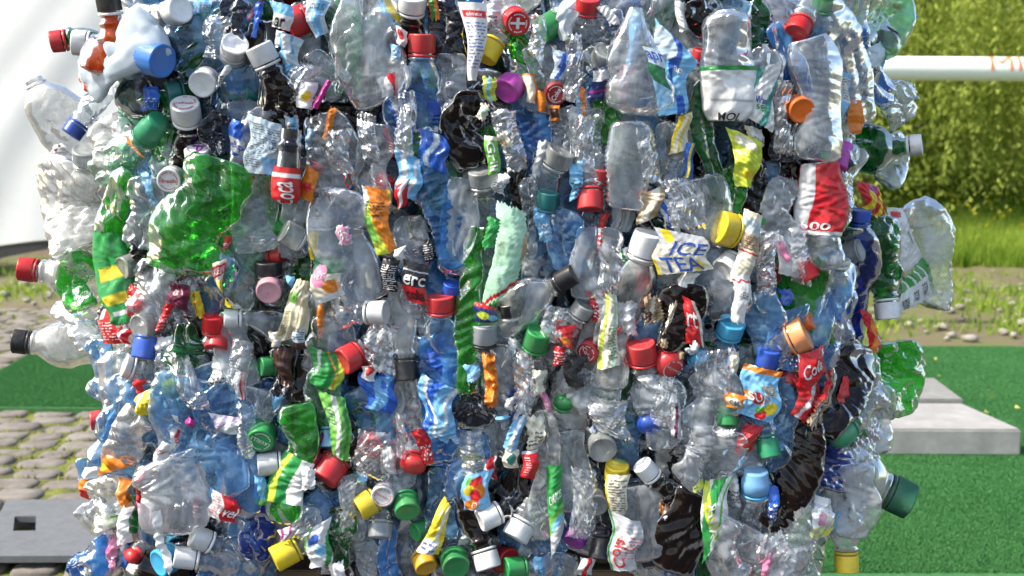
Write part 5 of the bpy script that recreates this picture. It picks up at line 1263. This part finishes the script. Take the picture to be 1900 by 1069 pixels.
f([(270,950),(292,945),(320,1060),(312,1075)],['white'],dep=-.026,amp=.004,exact='long torn strip of white paper hanging at the bottom left',mark='the strip of white paper')
f([(222,935),(244,940),(235,1010),(212,1015)],['white'],dep=-.016)
f([(248,928),(275,940),(285,985),(262,970)],['pink',('s',.2,.5,.8,'blue')],dep=-.016)
f([(190,825),(205,835),(235,868),(178,885)],['orange',('o',.3,.7,.2,.15,'yellow')],dep=-.016,amp=.004,exact='torn orange wrapper at the lower left side',mark='the torn orange wrapper')
f([(146,868),(180,865),(185,885),(155,892)],['white'],dep=-.010)
f([(150,885),(165,888),(166,930),(148,920)],['orange',(0,.5,1,1,'red')],dep=-.006,amp=.005)
f([(212,880),(235,890),(238,945),(216,940)],['orange',('s',0,0,.3,'cream')],dep=-.010,amp=.005)
f([(190,955),(220,955),(215,985),(190,985)],['lg',('o',.5,.5,.3,.3,'lime')],dep=-.008,amp=.006)
f([(250,735),(288,715),(285,770),(245,770)],['yellow',('s',.5,.4,.6,'cream')],dep=-.014,amp=.006,exact='crumpled yellow wrapper at the left above the orange one')
f([(298,738),(325,760),(340,795),(310,765)],['white',('s',.2,.4,.7,'navy')],dep=-.018)
f([(345,770),(362,782),(358,796),(342,790)],['magenta'],dep=-.022)
f([(380,765),(440,775),(445,808),(410,805)],['white',('s',1.0,.3,.38,'purple'),('s',1.0,.6,.68,'purple'),('s',1.0,.9,.98,'purple')],dep=-.018,amp=.004)
f([(435,685),(460,690),(455,745),(436,740)],['silver',('s',.0,.55,.7,'red'),('s',.0,.85,1,'red')],dep=-.016,curl=.01)
f([(245,700),(268,705),(264,735),(245,728)],['red'],dep=-.01)
f([(470,880),(490,885),(500,940),(470,938)],['sky',(0,.8,1,1,'lg')],dep=-.012,amp=.005)
f([(1480,930) if False else (1515,918),(1545,925),(1552,985),(1500,1010)],['white',('o',.4,.55,.2,.2,'magenta'),(0,.7,1,.95,'lime'),('s',.2,.75,.85,'yellow')],dep=-.020,amp=.004,exact='white, yellow and lime label with a crimson disc at the lower right',mark='the label with crimson disc')
f([(1420,1030),(1440,1015),(1432,1070),(1410,1070)],['pink'],dep=-.018)
f([(1455,1020),(1500,1010),(1470,1075),(1425,1075)],['silver',('s',.3,.0,.15,'pink')],dep=-.016,amp=.004)
f([(1242,740),(1262,730),(1265,820),(1245,810)],['silver',('s',.2,.5,.8,'maroon')],dep=-.014,amp=.005,mat='printdirty')
f([(1320,793),(1378,790),(1370,815),(1325,820)],['white'],dep=-.022,jag=.25,amp=.003)
f([(1075,1035),(1105,1035),(1100,1070),(1070,1070)],['silver',('s',.2,.5,.8,'red')],dep=-.014)
f([(920,775),(945,768),(946,776),(922,786)],['lb'],dep=-.02,amp=.0005,cat='drinking straw',jag=.01)
f([(935,740),(955,735),(950,760),(938,762)],['white'],dep=-.02)
f([(670,680),(700,675),(695,710),(672,705)],['white',('o',.5,.3,.3,.3,'red')],dep=-.018)
f([(905,570) if False else (882,560),(925,572),(920,600),(876,598)],['navy',(0,0,1,.2,'red'),('o',.4,.6,.3,.2,'lime'),('o',.8,.7,.2,.2,'sky')],dep=-.022,amp=.003)
f([(1255,645),(1275,655),(1262,672),(1252,668)],['tan'],dep=-.01)
f([(1640,-5),(1700,10),(1703,40),(1650,20)],['sky',('s',.3,.2,.5,'cream'),('o',.3,.6,.2,.3,'orange'),('s',0,.85,1,'blue')],dep=.0,amp=.004,exact='light blue and orange printed film at the top right corner of the bale')

# thin clear skins lying over their neighbours
for pts_, d_ in (([(985,20),(1015,25),(1012,120),(978,110)],-.02),([(1050,60),(1085,55),(1080,200),(1045,190)],-.018),([(735,165),(775,160),(770,300),(730,290)],-.016),
    ([(905,190),(960,200),(980,320),(940,330)],-.014),([(1060,210),(1110,205),(1100,330),(1065,325)],-.016),([(1180,230),(1220,235),(1225,340),(1190,350)],-.016),
    ([(600,240),(650,235),(655,330),(610,330)],-.018),([(540,110),(600,120),(580,200),(530,190)],-.012),([(1440,140),(1475,150),(1470,300),(1430,290)],-.014),
    ([(1560,310),(1590,320),(1575,440),(1545,430)],-.018),([(1405,430),(1445,420),(1440,560),(1400,550)],-.016),([(1460,400),(1500,420),(1510,540),(1470,530)],-.016),
    ([(1225,330),(1290,320),(1330,430),(1240,430)],-.016),([(1110,430),(1160,440),(1150,560),(1105,560)],-.014),([(955,640),(1000,650),(990,780),(945,770)],-.016),
    ([(680,590),(740,600),(735,700),(675,690)],-.016),([(655,790),(725,800),(720,900),(660,890)],-.020),([(730,760),(760,765),(765,860),(735,850)],-.014),
    ([(630,880),(665,890),(660,1000),(625,990)],-.014),([(1060,860),(1110,870),(1105,1010),(1055,1000)],-.018),([(1085,730),(1160,740),(1180,830),(1100,800)],-.016),
    ([(1215,690),(1265,700),(1250,800),(1205,790)],-.016),([(1290,650),(1370,640),(1360,740),(1290,730)],-.016),([(1590,760),(1640,770),(1625,900),(1580,890)],-.018),
    ([(440,740),(480,750),(470,860),(435,850)],-.014),([(425,620),(470,630),(460,740),(420,720)],-.018),([(300,640),(350,660),(400,770),(340,760)],-.018),
    ([(540,930),(600,940),(590,1010),(535,1000)],-.016),([(850,800),(900,790),(900,880),(850,890)],-.014),([(1400,990),(1460,980),(1470,1060),(1390,1069)],-.018),
    ([(1010,560),(1060,570),(1050,640),(1000,640)],-.014),([(380,20),(430,30),(420,120),(370,110)],-.014),([(660,200),(700,210),(705,300),(665,300)],-.014)):
    film(pts_, ['white'], dep=d_, amp=.006, curl=.012, mat='film', cat='plastic skin', name='plastic_skin', desc='thin clear torn skin', jag=.07, lam=(.012, .05))

f([(775,690),(850,722),(836,830),(786,800)],['lb',('s',.4,.35,.6,'blue'),('s',.4,.9,1.0,'white'),('s',-.3,.1,.2,'white')],dep=-.016,amp=.006,desc='big blue and white crumpled wrapper')
f([(664,690),(736,700),(732,772),(680,760)],['blue',('s',.5,.6,1.0,'lb')],dep=-.012,amp=.006,desc='deep blue crumpled wrapper')
f([(590,722),(646,738),(652,862),(620,850)],['lg',('s',.2,.5,.7,'white'),('s',.2,.9,1.0,'green')],dep=-.016,amp=.004,desc='pale green and white wrapper strip',fine=[('white',.1,.45,.5,.2,6)])
f([(505,50),(560,70),(555,150),(525,140)],['paleblue',('s',.2,.3,.5,'lb')],dep=-.008,amp=.004,desc='pale blue bag corner')
f([(945,725),(1000,690),(985,770),(950,790)],['navy',('s',.4,.5,.8,'silver')],dep=-.010,amp=.005,desc='navy and silver scrap')
f([(1030,10),(1075,20),(1060,80),(1035,75)],['silver',('s',.3,.4,.6,'paleblue')],dep=-.010,amp=.004)
f([(1415,590),(1500,560),(1480,700),(1440,690)],['white'],dep=-.006,amp=.005,mat='bluefilm',desc='blue tinted crinkled clear sheet')
f([(1240,555),(1262,548),(1250,600),(1225,640)],['cream',('s',.3,.5,.9,'tan')],dep=-.024,amp=.007,jag=.25,mat='printdirty',desc='ragged cream paper edge')
F([(110,560),(150,600),(170,650)],60,'film',dep=.004)
F([(165,930),(180,960),(215,975)],90,'film',dep=-.004,cr=1.2)
F([(1650,250),(1660,300),(1640,340)],60,'film',dep=.0)
F([(1600,700),(1625,760),(1620,840)],64,'film',dep=-.012,cr=.9,desc='tall thin clear bottle skin')
F([(1585,860),(1590,930),(1575,1000)],84,'film',dep=-.020,cr=.9,desc='tall clear crinkled bottle skin')
F([(470,930),(480,980),(470,1040)],64,'deepblue',dep=.0)
F([(650,880),(660,940),(650,1000)],60,'clear',dep=-.006)
# slim squeezed skins and torn scraps wedged in the gaps between the bottles
rg = np.random.default_rng(4247)
def free_spot(taken, w, tries=60):
    best, bd_ = None, -1
    for _ in range(tries):
        x, y = rg.uniform(205, 1590), rg.uniform(5, 1060)
        d_ = min(math.hypot((x-t[0]), (y-t[1])*.7) for t in taken)
        if d_ > bd_: best, bd_ = (x, y), d_
    return best
taken = [(a['x'], a['y']) for a in ALL if a['desc'] != 'thin clear torn skin']
taken += [(1185,60),(1190,110),(1190,170),(1240,70),(1260,120),(1245,170),(365,340),(400,360),(340,420),(380,460),(230,90),(260,70),(200,130),(205,50),(490,250),(490,300),(930,420),(945,500),(920,540),
    (705,370),(710,440),(1250,440),(1300,470),(1520,340),(1500,420),(1530,430),(1350,60),(1350,110),(1350,190),(1510,130),(1515,240),(1680,400),(1710,480),(1690,560),(1610,900),(1410,710),(1420,760),
    (1590,500),(1600,580),(370,740),(400,800),(420,860),(310,880),(330,940),(560,800),(545,880),(1330,930),(1330,850),(1300,870),(875,30),(880,110),(680,20),(690,120),(640,380),(650,450),(1160,260),(1170,340),(760,520),(1640,470),(1640,540)]
mats_ = ['clear']*4+['clearblue']*4+['blue']*4+['film']*4+['green']*3+['deepblue']*1+['darkgreen']*1+['brown']*4+['warm']*3+['palegreen']
for i in range(64):
    x, y = free_spot(taken, 0); taken.append((x, y))
    Lh = rg.uniform(45, 95); t_ = rg.normal(0, 14); k = rg.normal(0, 10)
    mt_ = mats_[rg.integers(len(mats_))]
    if (x > 1520 or x < 260) and mt_ in ('brown', 'darkgreen'): mt_ = 'film'
    F([(x-t_, y-Lh), (x+k, y), (x+t_, y+Lh)], rg.uniform(40, 68), mt_, dep=rg.uniform(.004, .016), flat=.34, cr=1.1)
pal_ = ['white']*8+['cream']*4+['blue']*4+['lb']*4+['red']*6+['green']*3+['yellow']*2+['orange']*3+['silver']*4+['black']*2+['maroon']*1+['teal']*1+['sky']*3+['pink']*1+['lime']*1
for i in range(84):
    x, y = free_spot(taken, 0, 40); taken.append((x, y))
    w_, h_ = rg.uniform(8, 26), rg.uniform(16, 44); t_ = rg.normal(0, 9)
    c1, c2, c3 = (pal_[rg.integers(len(pal_))] for _ in range(3))
    z_ = [c1]
    if c2 != c1 and rg.random() < .38: z_.append(('s', rg.uniform(-.6, .6), rg.uniform(.1, .5), rg.uniform(.55, .9), c2))
    fp = [('black' if c1 in ('white', 'cream', 'silver', 'sky', 'yellow', 'lime') else 'white', .1, .9, .9, .45, 4)] if rg.random() < .6 else ()
    film([(x-w_+t_, y-h_), (x+w_+t_, y-h_+rg.normal()*6), (x+w_*rg.uniform(.4, 1)-t_, y+h_), (x-w_*rg.uniform(.4, 1)-t_, y+h_+rg.normal()*6)], z_, dep=rg.uniform(-.012, -.001), amp=.005, fine=fp, jag=.14, mat='printdirty' if rg.random() < .4 else 'print')
# ------------------------------------------------------------------ squeezed mass filling the bale behind the outer layer
def filler():
    rng = np.random.default_rng(77)
    kinds = ['clear']*9+['clearblue']*6+['brown']*3+['darkgreen']*1+['green']*1+['blue']*3+['smoke']*4+['warm']*2+['film']*3
    parts = {}
    pos = []
    # front layers, sides, top
    for i in range(250):
        x = rng.uniform(255, 1545); y = rng.uniform(-60, 1075); pos.append((bp(x, y, rng.uniform(.022, .055)), 'f'))
    for i in range(60):
        x = rng.uniform(210, 1590); y = rng.uniform(-20, 1075); pos.append((bp(x, y, rng.uniform(.05, .10)), 'f'))
    for i in range(150):
        s = -1 if i % 2 else 1
        pos.append((np.array([s*rng.uniform(.38, .43)-.03, rng.uniform(.14, .70), rng.uniform(.50, 1.17)]), 's'))
    for i in range(130):
        pos.append((np.array([rng.uniform(-.43, .38), rng.uniform(.04, .7), rng.uniform(1.14, 1.19)]), 't'))
    for i in range(60):
        pos.append((np.array([rng.uniform(-.45, .40), rng.uniform(.70, .76), rng.uniform(.50, 1.17)]), 'k'))
    for c, wh in pos:
        k = kinds[rng.integers(len(kinds))]
        L = rng.uniform(.07, .16); W = rng.uniform(.045, .085)
        a = rng.normal(0, .35)
        if wh == 't': d = np.array([math.cos(a*3), math.sin(a*3), 0])
        else: d = np.array([math.sin(a), rng.normal()*.15, math.cos(a)])
        pts = [c-d*L/2, c+rng.normal(size=3)*.006, c+d*L/2]
        P = body_grid(pts, W, rng, neck=False, flat=.5, nu=28, crumple=1.25)
        parts.setdefault(k, []).append(P)
    allv, allf, mi, off = [], [], [], 0
    names = list(parts)
    for m, k in enumerate(names):
        for P in parts[k]:
            nv, nu = P.shape[:2]; ju = np.arange(nu); jv = np.arange(nv-1)
            a = jv[:, None]*nu+ju[None, :]; b2 = jv[:, None]*nu+(ju[None, :]+1) % nu
            f = np.stack([a, b2, b2+nu, a+nu], -1).reshape(-1, 4)+off
            allv.append(P.reshape(-1, 3)); allf.append(f); mi.append(np.full(len(f), m)); off += nv*nu
    me = raw_mesh('compressed_plastic', np.concatenate(allv), np.concatenate(allf), None, None, True)
    for k in names: me.materials.append(MATS[k])
    me.polygons.foreach_set('material_index', np.concatenate(mi).astype(np.int32)); me.update()
    o = link('compressed_plastic', me); o['kind'] = 'stuff'
    # the dense heart of the bale: one rumpled block, the deep shade inside put into its colours
    def wall(u0, u1, v0, v1, fn, nu, nv):
        U, V = np.meshgrid(np.linspace(u0, u1, nu), np.linspace(v0, v1, nv)); return fn(U, V)
    bm = bmesh.new(); box(bm, -.46+.04, .40-.02, .13, .70, .50, 1.13)
    bmesh.ops.subdivide_edges(bm, edges=bm.edges[:], cuts=60, use_grid_fill=True)
    v = np.array([q.co[:] for q in bm.verts]); n_ = v-np.array([-.03, .41, .82]); n_ /= np.linalg.norm(n_, axis=1)[:, None]
    fo = folds(v, rng, lam=(.02, .09), n=8)
    for q, c in zip(bm.verts, v+n_*(fo*.022)[:, None]): q.co = c
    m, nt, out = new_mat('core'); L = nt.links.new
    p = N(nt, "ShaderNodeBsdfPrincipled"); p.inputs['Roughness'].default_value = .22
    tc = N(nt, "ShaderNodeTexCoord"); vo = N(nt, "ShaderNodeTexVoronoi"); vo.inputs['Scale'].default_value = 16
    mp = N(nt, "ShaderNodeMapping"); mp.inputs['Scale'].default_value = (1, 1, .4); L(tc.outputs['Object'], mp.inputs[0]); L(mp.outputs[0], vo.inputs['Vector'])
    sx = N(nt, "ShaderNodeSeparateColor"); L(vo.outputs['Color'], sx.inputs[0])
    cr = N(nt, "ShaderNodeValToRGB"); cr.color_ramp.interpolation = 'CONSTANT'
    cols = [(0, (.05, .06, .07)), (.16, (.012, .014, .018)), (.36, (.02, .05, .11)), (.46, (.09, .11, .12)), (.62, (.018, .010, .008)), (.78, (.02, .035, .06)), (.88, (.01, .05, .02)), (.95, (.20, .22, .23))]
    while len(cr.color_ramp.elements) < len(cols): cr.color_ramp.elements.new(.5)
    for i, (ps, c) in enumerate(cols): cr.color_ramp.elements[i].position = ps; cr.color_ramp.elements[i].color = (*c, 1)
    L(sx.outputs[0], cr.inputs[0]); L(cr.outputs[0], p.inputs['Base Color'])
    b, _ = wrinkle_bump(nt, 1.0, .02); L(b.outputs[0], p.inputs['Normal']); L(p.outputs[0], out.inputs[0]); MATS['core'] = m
    o = bm_obj('bale_core', bm, 'core', smooth=True); o['kind'] = 'stuff'
filler()

# ------------------------------------------------------------------ labels: each names what sets its thing apart
marks = [a for a in ALL if a['mark']]
def relation(a, m):
    dx, dy = a['x']-m['x'], a['y']-m['y']
    if abs(dx) > 2.2*abs(dy): return 'right of' if dx > 0 else 'left of'
    if abs(dy) > 2.2*abs(dx): return 'below' if dy > 0 else 'above'
    return ('lower' if dy > 0 else 'upper')+(' right of' if dx > 0 else ' left of')
used = set()
for a in ALL:
    if a['exact']: used.add(a['exact'])
for a in ALL:
    if a['exact']: lab = a['exact']
    else:
        near = sorted((m for m in marks if m is not a), key=lambda m: math.hypot(a['x']-m['x'], a['y']-m['y']))[:14]
        cands = ["%s %s %s" % (a['desc'], relation(a, m), m['mark']) for m in near]
        cands += ["%s between %s and %s" % (a['desc'], m['mark'], k['mark']) for m in near[:3] for k in near[1:4] if m is not k]
        cands = [c for c in cands if len(c.split()) <= 16]
        lab = next((c for c in cands if c not in used), None)
        if lab is None: lab = cands[0]; print('DUP LABEL', lab)
        used.add(lab)
    a['o']['label'] = lab
    assert 4 <= len(lab.split()) <= 16, lab
print('things in bale', len(ALL))
